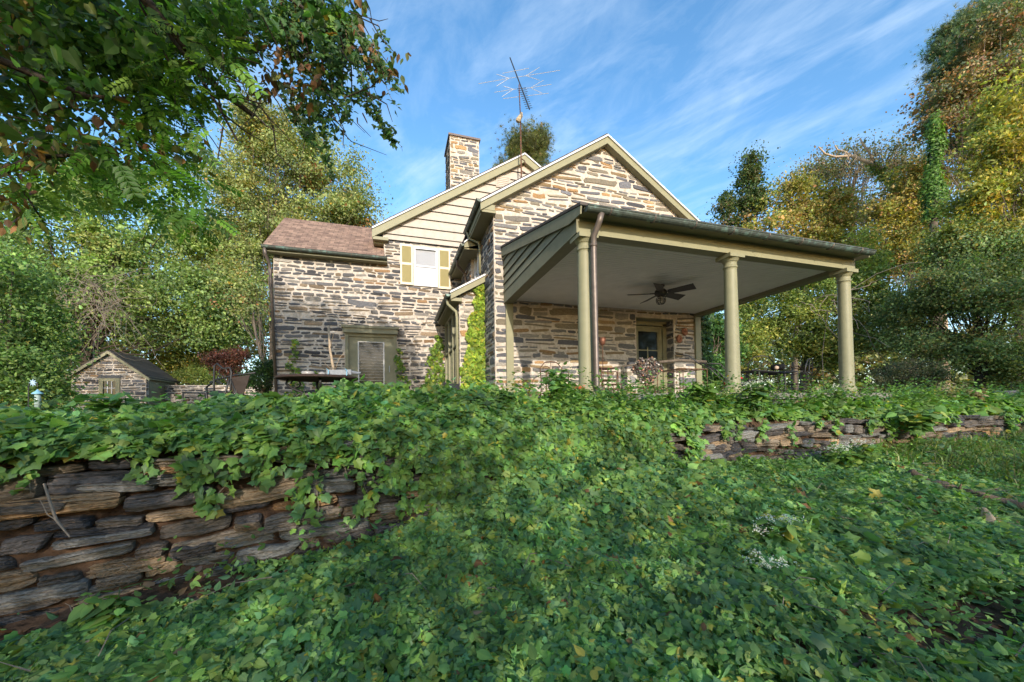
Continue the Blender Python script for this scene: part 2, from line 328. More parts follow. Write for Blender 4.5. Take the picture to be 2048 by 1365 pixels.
# ---------------------------------------------------------------- masonry
PAL_ST = [((.105, .105, .11), 5), ((.135, .13, .13), 4), ((.17, .155, .14), 3), ((.20, .15, .10), 3), ((.26, .16, .085), 1.3), ((.07, .068, .07), 3), ((.24, .22, .19), 2)]
PAL_WARM = [((.12, .12, .13), 4), ((.17, .165, .16), 4), ((.22, .19, .14), 4), ((.25, .18, .10), 3), ((.31, .19, .09), 1.3), ((.24, .22, .19), 3)]
def clip(poly, a, b, c):     # keep a*s+b*t<=c
    o = []
    for i in range(len(poly)):
        p, q = poly[i-1], poly[i]; dp, dq = a*p[0]+b*p[1]-c, a*q[0]+b*q[1]-c
        if (dp <= 0) != (dq <= 0): t = dp/(dp-dq); o.append((p[0]+t*(q[0]-p[0]), p[1]+t*(q[1]-p[1])))
        if dq <= 0: o.append(q)
    return o
def masonry(mb, s0, s1, t0, t1, fn, halves=(), holes=(), pal=PAL_ST, seed=1, wmul=1.0, hmul=1.0, depth=.022, gap=.024):
    """irregular flat stones standing proud of a mortar bed; fn(s,t,d) maps to world, d = distance proud"""
    r = np.random.default_rng(seed)
    def line(k, s): return .022*math.sin(s*1.3+k*2.1)+.014*math.sin(s*3.1+k*1.3)
    cols = np.array([p[0] for p in pal]); wt = np.array([p[1] for p in pal], float); wt /= wt.sum()
    rows = []; t = t0-.05; k = 0
    while t < t1+.05:
        h = hmul*r.choice([.085, .115, .145, .18, .225], p=[.22, .30, .26, .16, .06]); rows.append((t, t+h, k)); t += h; k += 1
    for (ta, tb, k) in rows:
        s = s0-r.random()*.3
        while s < s1+.02:
            wd = wmul*((tb-ta)*r.uniform(.9, 3.9)+r.uniform(.04, .16)); a, b = s, s+wd; s = b
            segs = [(a, b)]
            for (h0, h1, g0, g1) in holes:
                if tb-.03 > g0 and ta+.03 < g1:
                    ns = []
                    for (x, y) in segs:
                        if y <= h0 or x >= h1: ns.append((x, y))
                        else:
                            if x < h0-.07: ns.append((x, h0-.004))
                            if y > h1+.07: ns.append((h1+.004, y))
                    segs = ns
            for (x, y) in segs:
                x = max(x, s0); y = min(y, s1)
                if y-x < .07: continue
                sub = [(ta, tb)] if (tb-ta < .15 or r.random() < .6) else [(ta, (ta+tb)/2), ((ta+tb)/2, tb)]
                for (za, zb) in sub:
                    g = gap*r.uniform(.7, 1.7); cs = (x+y)/2; hw = (y-x)/2-g*.75; hh = (zb-za)/2-g*r.uniform(.5, .9)
                    if hh < .014 or hw < .02: continue
                    ct = (za+zb)/2; sh = r.normal(0, .18)*hh; tl = r.normal(0, .05)*min(hw, .2); pw = r.uniform(.30, .6); poly = []
                    for q in range(14):
                        th = 2*math.pi*(q+.5)/14; c_, s_ = math.cos(th), math.sin(th)
                        X = math.copysign(abs(c_)**(pw*.8), c_)*hw*(1+r.normal(0, .035)); Y = math.copysign(abs(s_)**pw, s_)*hh*(1+r.normal(0, .15))
                        X += sh*Y/hh*.7; Y += tl*X/hw; SS = cs+X; TT = ct+Y+line(k, cs+X)
                        poly.append((min(max(SS, s0), s1), min(max(TT, t0), t1)))
                    for h in halves: poly = clip(poly, *h)
                    if len(poly) < 3: continue
                    A = .5*abs(sum(poly[i-1][0]*poly[i][1]-poly[i][0]*poly[i-1][1] for i in range(len(poly))))
                    if A < .0018: continue
                    c2 = np.mean(poly, axis=0); n = len(poly); d = depth*r.uniform(.5, 1.3); tx, ty = r.normal(0, .10, 2)
                    V = [fn(p[0], p[1], -.006) for p in poly]
                    V += [fn(c2[0]+.93*(p[0]-c2[0]), c2[1]+.86*(p[1]-c2[1]), max(.003, d*.8+tx*(p[0]-c2[0])*.2+ty*(p[1]-c2[1])+r.normal(0, .002))) for p in poly]
                    V.append(fn(c2[0], c2[1], d))
                    F = [(i, (i+1) % n, n+(i+1) % n, n+i) for i in range(n)]+[(n+i, n+(i+1) % n, 2*n) for i in range(n)]
                    col = cols[r.choice(len(cols), p=wt)]*math.exp(r.normal(0, .18))
                    mb.add(V, F, 1, tuple(col))
MM = [MORTAR, STONE]
house = thing('stone_house', (0, 0, 0), 'large schist stone farmhouse with cream siding and columned porch', 'house')

# main gable wall (porch behind it), plane y=0
PK, PZ, SL = 3.25, 7.22, .655
g = MB()
HL = [(-SL, 1, PZ-.10-SL*PK), (SL, 1, PZ-.10+SL*PK)]
DH = (4.20, 5.50, -.4, 2.38)
fG = lambda s, t, d: (s, -d, t)
masonry(g, 0, 6.62, -.4, 7.2, fG, HL, [DH], PAL_WARM, 11, 1.15, 1.05)
poly = [(0, -.4), (4.2, -.4), (4.2, 2.38), (5.5, 2.38), (5.5, -.4), (6.62, -.4), (6.62, PZ-.02-SL*(6.62-PK)), (PK, PZ-.02), (0, PZ-.02-SL*PK)]
def conc(mb, quads, f, m=0):
    for q in quads: mb.add([f(*p) for p in q], [tuple(range(len(q)))], m)
zt = lambda s: PZ-.02-SL*abs(s-PK)
conc(g, [[(0, -.4), (4.2, -.4), (4.2, zt(4.2)), (PK, zt(PK)), (0, zt(0))], [(4.2, 2.38), (5.5, 2.38), (5.5, zt(5.5)), (4.2, zt(4.2))], [(5.5, -.4), (6.62, -.4), (6.62, zt(6.62)), (5.5, zt(5.5))]], lambda s, t: (s, 0, t))
# recess of the porch door
g.add([(5.5, 0, -.4), (5.5, .34, -.4), (5.5, .34, 2.38), (5.5, 0, 2.38)], [(0, 1, 2, 3)], 0)
masonry(g, 0, .34, -.4, 2.38, lambda s, t, d: (5.5-d, s, t), (), (), PAL_ST, 5, .7)
g.add([(4.2, 0, -.4), (4.2, .34, -.4), (4.2, .34, 2.38), (4.2, 0, 2.38)], [(0, 3, 2, 1)], 0)
# right hand end and back
g.add([(6.62, 0, -.4), (6.62, 8, -.4), (6.62, 8, zt(6.62)), (6.62, 0, zt(6.62))], [(0, 1, 2, 3)], 0)
g.build('gable_wall', MM, house)
# side wall, plane x=0 facing left
g = MB(); fS = lambda s, t, d: (-d, s, t)
masonry(g, 0, 4.2, -.4, 5.12, fS, (), [(1.75, 2.25, 3.4, 4.6)], PAL_ST, 13, .9)
conc(g, [[(0, -.4), (1.75, -.4), (1.75, 5.12), (0, 5.12)], [(1.75, -.4), (2.25, -.4), (2.25, 3.4), (1.75, 3.4)], [(1.75, 4.6), (2.25, 4.6), (2.25, 5.12), (1.75, 5.12)], [(2.25, -.4), (4.2, -.4), (4.2, 5.12), (2.25, 5.12)]], lambda s, t: (0, s, t))
g.build('side_wall', MM, house)
# rear range wall, plane y=4.2
RV = 4.2; WIN = (-1.79, -.97, 4.11, 5.48); DR = (-4.0, -2.4, -.4, 2.55)
g = MB(); fR = lambda s, t, d: (s, RV-d, t)
masonry(g, -6.08, 0.02, -.4, 5.62, fR, [], [WIN, DR, (-6.2, -2.77, 4.88, 6.2)], PAL_ST, 17, 1.0, .95)
conc(g, [[(-6.08, -.4), (-4, -.4), (-4, 4.9), (-6.08, 4.9)], [(-4, 2.55), (-2.4, 2.55), (-2.4, 4.9), (-4, 4.9)], [(-2.4, -.4), (-1.79, -.4), (-1.79, 4.9), (-2.4, 4.9)], [(-2.77, 4.9), (-1.79, 4.9), (-1.79, 5.66), (-2.77, 5.66)],
         [(-1.79, -.4), (-.97, -.4), (-.97, 4.11), (-1.79, 4.11)], [(-1.79, 5.48), (-.97, 5.48), (-.97, 5.66), (-1.79, 5.66)], [(-.97, -.4), (.3, -.4), (.3, 5.66), (-.97, 5.66)]], lambda s, t: (s, RV, t))
# left return of the rear range
masonry(g, RV, 8.4, -.4, 4.9, lambda s, t, d: (-6.08-d, s, t), (), (), PAL_ST, 19)
g.add([(-6.08, RV, -.4), (-6.08, 8.4, -.4), (-6.08, 8.4, 4.9), (-6.08, 6.3, 6.75), (-6.08, RV, 4.9)], [(0, 4, 3, 2, 1)], 0)
g.add([(-2.77, RV, 4.8), (-2.77, 8.4, 4.8), (-2.77, 8.4, 5.9), (-2.77, RV, 5.9)], [(0, 3, 2, 1)], 0)
g.build('rear_wall', MM, house)

# rear gable: lapped cream siding
RP, RZ, RS = 2.29, 9.38, .645
g = MB(); z = 5.62; k = 0
first = .20
while z < 9.1:
    h = .20 if k == 0 else .325
    l0 = max(-2.8, RP-(RZ-.12-z)/RS); l1 = min(7.3, RP+(RZ-.12-z)/RS); m0 = max(-2.8, RP-(RZ-.12-z-h)/RS); m1 = min(7.3, RP+(RZ-.12-z-h)/RS)
    if m1 > m0:
        A = [(l0, RV-.075, z), (l1, RV-.075, z), (m1, RV-.03, z+h), (m0, RV-.03, z+h)]
        g.add(A+[(l0, RV+.01, z), (l1, RV+.01, z)], [(0, 1, 2, 3), (4, 5, 1, 0)], 0)
        g.add([(l0, RV-.052, z-.004), (l1, RV-.052, z-.004), (l1, RV-.052, z-.018), (l0, RV-.052, z-.018)], [(0, 3, 2, 1)], 1)  # dark strip standing in for the shadow line under each lap
    z += h; k += 1
g.add([(-2.8, RV-.07, 5.62), (-2.8, RV-.07, 5.72), (-2.8, RV+.2, 5.72), (-2.8, RV+.2, 5.62)], [(0, 1, 2, 3)])
sd = g.build('gable_siding', [CREAM, LAP_SHADE], house)
g = MB(); g.box(1.2, RV-.085, 8.03, 1.75, RV-.02, 8.5, 0)
for i in range(6): g.box(1.24, RV-.10, 8.07+i*.07, 1.71, RV-.08, 8.10+i*.07, 0)
g.build('gable_vent', CREAM, sd)

def slopes(pk, pz, sl, x0, x1, y0, y1, th, mats, name):
    """two roof planes with ridge along y"""
    o = MB()
    zl, zr = pz-sl*(pk-x0), pz-sl*(x1-pk)
    o.prism([(x0, zl), (pk, pz), (x1, zr), (x1, zr-th), (pk, pz-th), (x0, zl-th)], lambda s, t: (s, y0, t), lambda s, t: (s, y1, t))
    return o.build(name, mats, house)
def rake(pk, pz, sl, x0, x1, y, th, name, wht=.055, wid=.22, wall=.2):
    """bargeboards and soffit under a gable's edge; y is the outer face"""
    o = MB(); w_ = MB()
    for (xa, s) in ((x0, -1), (x1, 1)):
        L_ = abs(xa-pk); za = pz-sl*L_
        P = [(xa, za), (pk, pz)]
        q = [(xa, za-th-.004), (pk, pz-th-.004), (pk, pz-th-wid), (xa, za-th-wid)]
        if s > 0: q = [(q[1][0], q[1][1]), q[0], q[3], q[2]]
        o.prism(q, lambda s_, t: (s_, y+.03, t), lambda s_, t: (s_, y+.06, t))
        # sloping soffit back to the wall
        zz = lambda x: pz-sl*abs(x-pk)-th-wid*.86
        o.hexa([(xa, y+.062, zz(xa)-.03), (pk, y+.062, zz(pk)-.03), (pk, y+wall, zz(pk)-.03), (xa, y+wall, zz(xa)-.03), (xa, y+.062, zz(xa)), (pk, y+.062, zz(pk)), (pk, y+wall, zz(pk)), (xa, y+wall, zz(xa))] if s < 0 else
               [(pk, y+.062, zz(pk)-.03), (xa, y+.062, zz(xa)-.03), (xa, y+wall, zz(xa)-.03), (pk, y+wall, zz(pk)-.03), (pk, y+.062, zz(pk)), (xa, y+.062, zz(xa)), (xa, y+wall, zz(xa)), (pk, y+wall, zz(pk))])
        q = [(xa, za-.035), (pk, pz-.035), (pk, pz-.035-wht), (xa, za-.035-wht)]
        if s > 0: q = [q[1], q[0], q[3], q[2]]
        w_.prism(q, lambda s_, t: (s_, y-.012, t), lambda s_, t: (s_, y+.028, t))
    r_ = o.build(name, KHAKI, house); w_.build('drip_edge', WHITE, r_)
    return r_
# main gable roof
slopes(PK, 7.42, SL, -.40, 6.90, -.20, 4.1, .06, SHING_D, 'main_roof')
rake(PK, 7.40, SL, -.38, 6.88, -.24, .06, 'rake_board', .05, .21, .22)
# rear roof
slopes(RP, 9.45, RS, -3.16, 7.74, 3.98, 11.5, .06, SHING_D, 'rear_roof')
rake(RP, 9.43, RS, -3.14, 7.72, 3.95, .06, 'rake_board', .055, .30, .22)
# back body so that no light leaks through
g = MB(); g.box(-2.74, 4.5, -.4, 7.2, 11, 5.8); g.build('rear_core', MORTAR, house)
# boxed eave ends
g = MB()
g.box(-.36, -.17, 4.80, .0, .10, 4.94); g.box(-.34, -.16, 4.74, .03, 1.72, 4.80); g.box(-.36, .1, 4.80, -.33, 1.72, 4.96)
g.build('eave_return', KHAKI, house); g = MB()
g.box(-3.12, 4.0, 5.52, -2.62, 4.2, 5.62); g.box(-3.10, 4.2, 5.46, -2.78, 11, 5.52); g.box(-3.12, 4.2, 5.52, -3.09, 11, 5.75)
g.build('eave_return', KHAKI, house)
def gutter(name, a, b, r, mats=COPPER, parent=house, brackets=0, bm=BRONZE):
    a, b = np.array(a, float), np.array(b, float); d = unit(b-a); s = np.cross(d, (0, 0, 1)); o = MB(); n = 9; V = []
    for P in (a, b):
        for rr in (r, r*.86):
            for k in range(n):
                th = math.pi*k/(n-1); V.append(P+s*math.cos(th)*rr-np.array([0, 0, 1])*math.sin(th)*rr)
    F = []
    for k in range(n-1): F += [(k, k+1, 2*n+k+1, 2*n+k), (n+k, 3*n+k, 3*n+k+1, n+k+1)]
    F += [(0, 2*n, 3*n, n), (n-1, 2*n-1, 4*n-1, 3*n-1)]
    F += [tuple(range(n))[::-1], tuple(range(2*n, 3*n))]
    o.add(V, F)
    for P in (r*1.0,): 
        for sg in (-1, 1): o.tube([a+s*sg*r, b+s*sg*r], .011, 6)
    gt = o.build(name, mats, parent)
    if brackets:
        for i in range(brackets):
            bb = MB(); P = a+(b-a)*(i+.5)/brackets
            bb.tube([P+s*math.cos(t)*r*1.1-np.array([0, 0, 1])*math.sin(t)*r*1.1 for t in np.linspace(0, math.pi, 8)], .011, 5)
            bb.build('gutter_bracket', bm, gt)
    return gt
gutter('gutter', (-.41, -.22, 5.02), (-.41, 1.72, 5.02), .07)
gutter('gutter', (-6.30, 3.82, 4.86), (-2.66, 3.82, 4.86), .075, brackets=5)
def pipe(name, pts, r, mats=BRONZE, bands=()):
    o = MB(); o.tube(pts, r, 10); 
    for (p, q) in bands: o.tube([p, q], r*1.25, 10)
    return o.build(name, mats, house, True)
# wing roof
g = MB()
g.add([(-6.26, 3.80, 4.90), (-2.76, 3.80, 4.90), (-2.76, 6.25, 6.90), (-6.26, 6.25, 6.90), (-6.26, 8.7, 4.9), (-2.76, 8.7, 4.9)], [(0, 1, 2, 3), (3, 2, 5, 4)])
g.add([(-6.26, 3.80, 4.86), (-2.76, 3.80, 4.86), (-2.76, 3.80, 4.90), (-6.26, 3.80, 4.90)], [(0, 1, 2, 3)])
g.add([(-6.26, 3.80, 4.86), (-6.26, 6.25, 6.86), (-6.26, 8.7, 4.86), (-6.26, 8.7, 4.90), (-6.26, 6.25, 6.90), (-6.26, 3.8, 4.90)], [(0, 5, 4, 1), (1, 4, 3, 2)])
g.build('wing_roof', SHING, house)
g = MB(); g.box(-6.2, 3.92, 4.74, -2.66, 4.2, 4.80); g.box(-6.2, 3.90, 4.74, -2.66, 3.92, 4.86); g.build('eave_board', KHAKI, house)
pipe('downspout', [(-6.22, 3.82, 4.8), (-6.20, 3.86, 4.62), (-6.16, 4.08, 4.42), (-6.14, 4.12, 4.2), (-5.98, 4.12, .2)], .045)
pipe('downspout', [(-.41, 1.5, 4.96), (-.36, 1.45, 4.75), (-.10, 1.32, 4.6), (-.08, 1.3, 4.4), (-.08, 1.3, 3.7)], .035, KHAKI)
# small bay with its own gable on the side wall
g = MB()
g.box(-.14, 2.3, 2.6, 0, 4.15, 4.62, 0)
bay = g.build('bay_wall', MORTAR, house)
g = MB(); masonry(g, 2.32, 4.15, 2.6, 4.60, lambda s, t, d: (-.145-d, s, t), (), (), PAL_ST, 23, .9)
g.build('bay_facing', MM, bay)
g = MB(); bz = 4.93
g.prism([(-.50, 4.68), (-.20, bz), (.02, bz-.16), (.02, bz-.22), (-.20, bz-.06), (-.50, 4.62)], lambda s, t: (s, 1.5, t), lambda s, t: (s, 4.2, t))
g.build('bay_roof', SHING_D, house)
g = MB(); g.prism([(-.49, 4.61), (-.20, bz-.065), (.0, bz-.21), (.0, bz-.29), (-.44, 4.51), (-.49, 4.51)], lambda s, t: (s, 1.52, t), lambda s, t: (s, 1.56, t))
g.box(-.48, 1.57, 4.48, 0, 4.18, 4.52); g.box(-.49, 1.57, 4.52, -.46, 4.18, 4.62); g.build('bay_eave', KHAKI, house)
g = MB(); g.prism([(-.50, 4.665), (-.20, bz-.012), (.0, bz-.157), (.0, bz-.20), (-.20, bz-.055), (-.50, 4.622)], lambda s, t: (s, 1.485, t), lambda s, t: (s, 1.499, t)); g.build('drip_edge', WHITE, house)
gutter('gutter', (-.54, 1.5, 4.60), (-.54, 4.1, 4.60), .06)
pipe('downspout', [(-.54, 2.6, 4.54), (-.50, 2.7, 4.4), (-.2, 3.0, 4.25), (-.18, 3.0, 4.0), (-.18, 3.0, 3.0)], .04)

# chimney
CX0, CX1, CY0, CY1, CZ = -.15, 1.10, 6.5, 7.9, 11.35
g = MB()
g.box(CX0, CY0, 6.5, CX1, CY1, CZ, 0)
masonry(g, CX0, CX1, 7.2, CZ-.03, lambda s, t, d: (s, CY0-.002-d, t), (), (), PAL_WARM, 31, .8, 1.1)
masonry(g, CY0, CY1, 7.2, CZ-.03, lambda s, t, d: (CX0-.002-d, s, t), (), (), PAL_ST, 32, .8, 1.1)
chm = g.build('chimney', MM, house)
g = MB(); g.box(CX0-.06, CY0-.06, CZ, CX1+.06, CY1+.06, CZ+.08); g.build('chimney_cap', mat('slate_cap', (.16, .13, .12), .8, noise=.4), chm)

# ---- windows and doors
def louvre_shutter(x0, x1, z0, z1, y):
    o = MB(); w_ = .055; zm = (z0+z1)/2+.02
    o.box(x0, y-.04, z0, x0+w_, y, z1); o.box(x1-w_, y-.04, z0, x1, y, z1)
    for (a, b) in ((z0, z0+.08), (zm-.04, zm+.04), (z1-.08, z1)): o.box(x0+w_, y-.04, a, x1-w_, y, b)
    f = o.build('shutter', mat('shutter_cream', (.62, .54, .40), .55), house)
    l_ = MB()
    l_.box(x0+w_, y-.006, z0+.08, x1-w_, y-.002, z1-.08)
    for (a, b) in ((z0+.08, zm-.04), (zm+.04, z1-.08)):
        n = int((b-a)/.035)
        for i in range(n):
            z_ = a+(b-a)*i/n; l_.hexa([(x0+w_, y-.036, z_), (x1-w_, y-.036, z_), (x1-w_, y-.030, z_-.0), (x0+w_, y-.030, z_-.0), (x0+w_, y-.014, z_+.032), (x1-w_, y-.014, z_+.032), (x1-w_, y-.008, z_+.030), (x0+w_, y-.008, z_+.030)])
    l_.build('louvres', mat('shutter_khaki', (.42, .36, .17), .6), f)
    return f
louvre_shutter(-2.24, -1.82, 4.11, 5.52, RV-.045); louvre_shutter(-.95, -.53, 4.06, 5.50, RV-.045)
g = MB(); x0, x1, z0, z1 = -1.79, -.97, 4.11, 5.48
g.box(x0, RV-.05, z0, x0+.06, RV+.08, z1); g.box(x1-.06, RV-.05, z0, x1, RV+.08, z1); g.box(x0+.06, RV-.05, z1-.07, x1-.06, RV+.08, z1); g.box(x0+.06, RV-.06, z0, x1-.06, RV+.08, z0+.05)
g.box(x0+.06, RV-.01, 4.80, x1-.06, RV+.03, 4.84)
wn = g.build('window', WHITE, house)
g = MB(); g.box(x0+.06, RV+.035, z0+.05, x1-.06, RV+.04, z1-.07)
pm = mat('blind_behind_glass', (.30, .31, .33), .2, spec=.8, noise=.15, nscale=2)
g.build('pane', pm, wn)
g = MB()
for i in range(16): g.box(x0+.07, RV+.022, 4.88+i*.035, x1-.07, RV+.034, 4.88+i*.035+.026)
g.build('blind', mat('blind_slat', (.40, .41, .43), .6), wn)
g = MB(); g.box(x0+.07, RV+.02, 4.17, x1-.07, RV+.034, 4.79); g.build('shade', mat('roller_shade', (.50, .51, .54), .6), wn)
# rear door
g = MB()
g.box(-4.0, RV-.06, -.35, -3.90, RV+.1, 2.36); g.box(-2.48, RV-.06, -.35, -2.38, RV+.1, 2.36); g.box(-3.90, RV-.05, 2.26, -2.48, RV+.1, 2.36)
g.box(-4.06, RV-.16, 2.36, -2.34, RV+.1, 2.52); g.box(-4.10, RV-.20, 2.52, -2.30, RV+.1, 2.60)
dfr = g.build('door_frame', KHAKI_D, house)
g = MB(); g.box(-3.90, RV+.0, .42, -3.60, RV+.05, 2.26); g.box(-2.80, RV+.0, .42, -2.48, RV+.05, 2.26); g.box(-3.60, RV, 2.08, -2.80, RV+.05, 2.26); g.box(-3.60, RV, .42, -2.80, RV+.05, .55)
dr = g.build('door', KHAKI_D, house)
g = MB(); g.box(-3.60, RV+.03, .55, -2.80, RV+.04, 2.08); g.build('pane', GLASS, dr)
g = MB(); g.box(-3.62, RV-.02, .5, -3.58, RV, 2.10); g.box(-2.82, RV-.02, .5, -2.78, RV, 2.10); g.box(-3.58, RV-.015, 2.075, -2.82, RV, 2.10)
for i in range(15): g.box(-3.58, RV+.002, .60+i*.098, -2.82, RV+.016, .606+i*.098)
g.build('glass_louvre_frame', ALU, dr)
g = MB(); g.tube([(-2.62, RV-.05, 1.08), (-2.62, RV-.05, 1.3)], .014); g.tube([(-2.62, RV-.05, 1.1), (-2.62, RV, 1.1)], .012); g.tube([(-2.62, RV-.05, 1.28), (-2.62, RV, 1.28)], .012); g.build('handle', ALU, dr)
g = MB(); g.box(-4.2, RV-.9, -.4, -2.2, RV-.06, .30); 
masonry(g, -4.2, -2.2, -.4, .30, lambda s, t, d: (s, RV-.902-d, t), (), (), PAL_WARM, 77)
st = g.build('door_step', MM, house)
# porch door
g = MB(); y = .34
g.box(4.2, y-.03, -.1, 4.36, y+.08, 2.30); g.box(5.36, y-.03, -.1, 5.5, y+.08, 2.30); g.box(4.2, y-.03, 2.24, 5.5, y+.08, 2.38)
g.box(4.2, .02, 2.36, 5.5, y, 2.40); g.build('door_frame', KHAKI_D, house)
g = MB(); g.box(4.36, y+.02, 0, 4.52, y+.06, 2.22); g.box(5.20, y+.02, 0, 5.36, y+.06, 2.22); g.box(4.52, y+.02, 2.06, 5.20, y+.06, 2.22); g.box(4.52, y+.02, 0, 5.20, y+.06, .95)
dr = g.build('door', KHAKI_D, house)
g = MB(); g.box(4.52, y+.045, .95, 5.20, y+.05, 2.06); g.build('pane', GLASS, dr)
g = MB(); g.box(4.84, y+.03, .95, 4.87, y+.044, 1.6); g.box(4.52, y+.025, 1.48, 5.20, y+.044, 1.51); g.box(4.52, y+.025, 1.2, 5.2, y+.044, 1.225); g.build('muntin', KHAKI, dr)
g = MB(); g.lathe([(.0, 0), (.03, .01), (.03, .05), (0, .06)], (4.45, y-.01, 1.0)); g.build('handle', BRONZE, dr)
# side window and lintel board
g = MB(); g.box(-.05, 1.75, 3.4, .05, 1.82, 4.6); g.box(-.05, 2.18, 3.4, .05, 2.25, 4.6); g.box(-.05, 1.82, 4.53, .05, 2.18, 4.6); g.box(-.05, 1.82, 3.4, .05, 2.18, 3.47); g.box(-.02, 1.82, 4.0, .03, 2.18, 4.04)
wn = g.build('window', WHITE, house); g = MB(); g.box(.03, 1.8, 3.42, .035, 2.2, 4.58); g.build('pane', GLASS, wn)

# ---- sun room
SX, SY = -.72, 1.15
g = MB(); zs = lambda s: 3.02+(s+.95)*.575
masonry(g, SX, 0, -.4, 3.6, lambda s, t, d: (s, SY-d, t), [(-.575, 1, 3.02+.95*.575-.10)], (), PAL_WARM, 41, .8, 1.05)
g.add([(SX, SY, -.4), (0, SY, -.4), (0, SY, zs(0)-.06), (SX, SY, zs(SX)-.06)], [(0, 1, 2, 3)])
g.add([(SX, SY, -.4), (SX, SY, 2.95), (SX, 1.45, 2.95), (SX, 1.45, -.4)], [(0, 1, 2, 3)])
masonry(g, SY, 1.45, -.4, 2.9, lambda s, t, d: (SX-d, s, t), (), (), PAL_ST, 43, .7)
g.add([(SX, 1.45, -.4), (SX, 1.45, .55), (SX, 4.15, .55), (SX, 4.15, -.4)], [(0, 1, 2, 3)])
masonry(g, 1.45, 4.15, -.4, .5, lambda s, t, d: (SX-d, s, t), (), (), PAL_ST, 44, .9)
sw = g.build('sunroom_wall', MM, house)
g = MB()
for yy in (1.45, 2.30, 3.2, 4.05): g.box(SX-.03, yy, .55, SX+.08, yy+.11, 2.80)
g.box(SX-.03, 1.56, 2.70, SX+.08, 4.05, 2.80); g.box(SX-.05, 1.56, .5, SX+.08, 4.05, .60); g.box(SX-.02, 1.56, 1.65, SX+.06, 4.05, 1.70)
wn = g.build('sunroom_window', KHAKI, house)
g = MB(); g.box(SX+.02, 1.5, .6, SX+.03, 4.1, 2.72); g.build('pane', mat('window_glass', (.05, .06, .06), .04, spec=1.0), wn)
g = MB()
g.hexa([(-1.0, SY-.22, 2.97), (.0, SY-.22, 3.545), (.0, 4.15, 3.545), (-1.0, 4.15, 2.97), (-1.0, SY-.22, 3.02), (.0, SY-.22, 3.595), (.0, 4.15, 3.595), (-1.0, 4.15, 3.02)])
g.build('sunroom_roof', SHING_D, house)
g = MB()
g.prism([(-.98, 2.96), (-.003, 3.525), (-.003, 3.36), (-.98, 2.80)], lambda s, t: (s, SY-.20, t), lambda s, t: (s, SY-.17, t))
g.box(-.96, SY-.15, 2.77, -.66, SY+.1, 2.86); g.box(-.98, SY-.165, 2.80, -.95, 4.13, 2.96); g.box(-.94, SY+.1, 2.78, SX, 4.13, 2.82); g.build('sunroom_eave', KHAKI, house)
g = MB(); g.prism([(-1.0, 3.005), (-.003, 3.58), (-.003, 3.53), (-1.0, 2.955)], lambda s, t: (s, SY-.235, t), lambda s, t: (s, SY-.222, t)); g.build('drip_edge', WHITE, house)
gutter('gutter', (-1.05, SY-.24, 2.92), (-1.05, 4.1, 2.92), .065)
pipe('downspout', [(-1.05, SY+.05, 2.86), (-1.04, SY-.02, 2.70), (-.82, SY-.10, 2.48), (-.80, SY-.10, 2.30), (-.80, SY-.10, -.1)], .04, KHAKI)

# ---- porch
UL, UR2, PF, ZB = .275, 6.44, -4.02, 2.5
g = MB(); g.box(-.05, -4.50, -.10, 6.75, 0, 0.0); g.build('porch_floor', FLAG, house)
g = MB(); g.box(-.0, -4.42, -.6, 6.7, -.02, -.104, 0); masonry(g, 0, 6.7, -.55, -.12, lambda s, t, d: (s, -4.422-d, t), (), (), PAL_ST, 61)
g.build('porch_base', MM, house)
def column(x, yv):
    o = MB(); o.lathe([(.155, 0), (.155, .05), (.15, .07), (.165, .10), (.15, .13), (.128, .15), (.122, .17), (.120, .6), (.115, 1.3), (.106, 2.22), (.106, 2.26), (.118, 2.27), (.118, 2.295), (.106, 2.305), (.107, 2.37), (.125, 2.385), (.125, 2.395), (.15, 2.425), (.15, 2.43)], (x, yv, 0), 32)
    o.box(x-.165, yv-.165, 2.43, x+.165, yv+.165, 2.498)
    return o.build('porch_column', KHAKI, house, False)
for x in (UL+.15, (UL+UR2)/2, UR2-.15):
    c = column(x, -4.02)
    for p_ in c.data.polygons: p_.use_smooth = len(p_.vertices) == 4 and abs(p_.normal.z) < .5 and p_.center.z < 2.42
g = MB(); g.box(UL, -4.12, ZB, UR2, -3.92, 2.74)
g.build('porch_beam', KHAKI, house)
for (a, b) in ((UL, UL+.2), (UR2-.2, UR2)):
    g = MB(); g.box(a, -3.918, ZB+.002, b, -.002, 2.78); g.build('porch_beam', KHAKI_D, house)
g = MB(); g.box(UL+.01, -4.31, 2.742, UR2-.0, -3.93, 2.765); g.box(UL-.0, -4.33, 2.742, UR2-.0, -4.312, 2.82); g.build('porch_fascia', KHAKI_D, house)
g = MB(); g.box(UL+.2, -3.92, 2.60, UR2-.2, -.002, 2.64)
for i in range(43): g.box(UL+.2, -3.90+i*.09, 2.588, UR2-.2, -3.90+i*.09+.074, 2.602)
g.build('porch_ceiling', CEIL, house)
for (a, b) in ((UL+.01, UL+.2), (UR2-.2, UR2)):
    g = MB(); g.box(a, -.07, 0, b, -.0, ZB); g.build('pilaster', KHAKI, house)
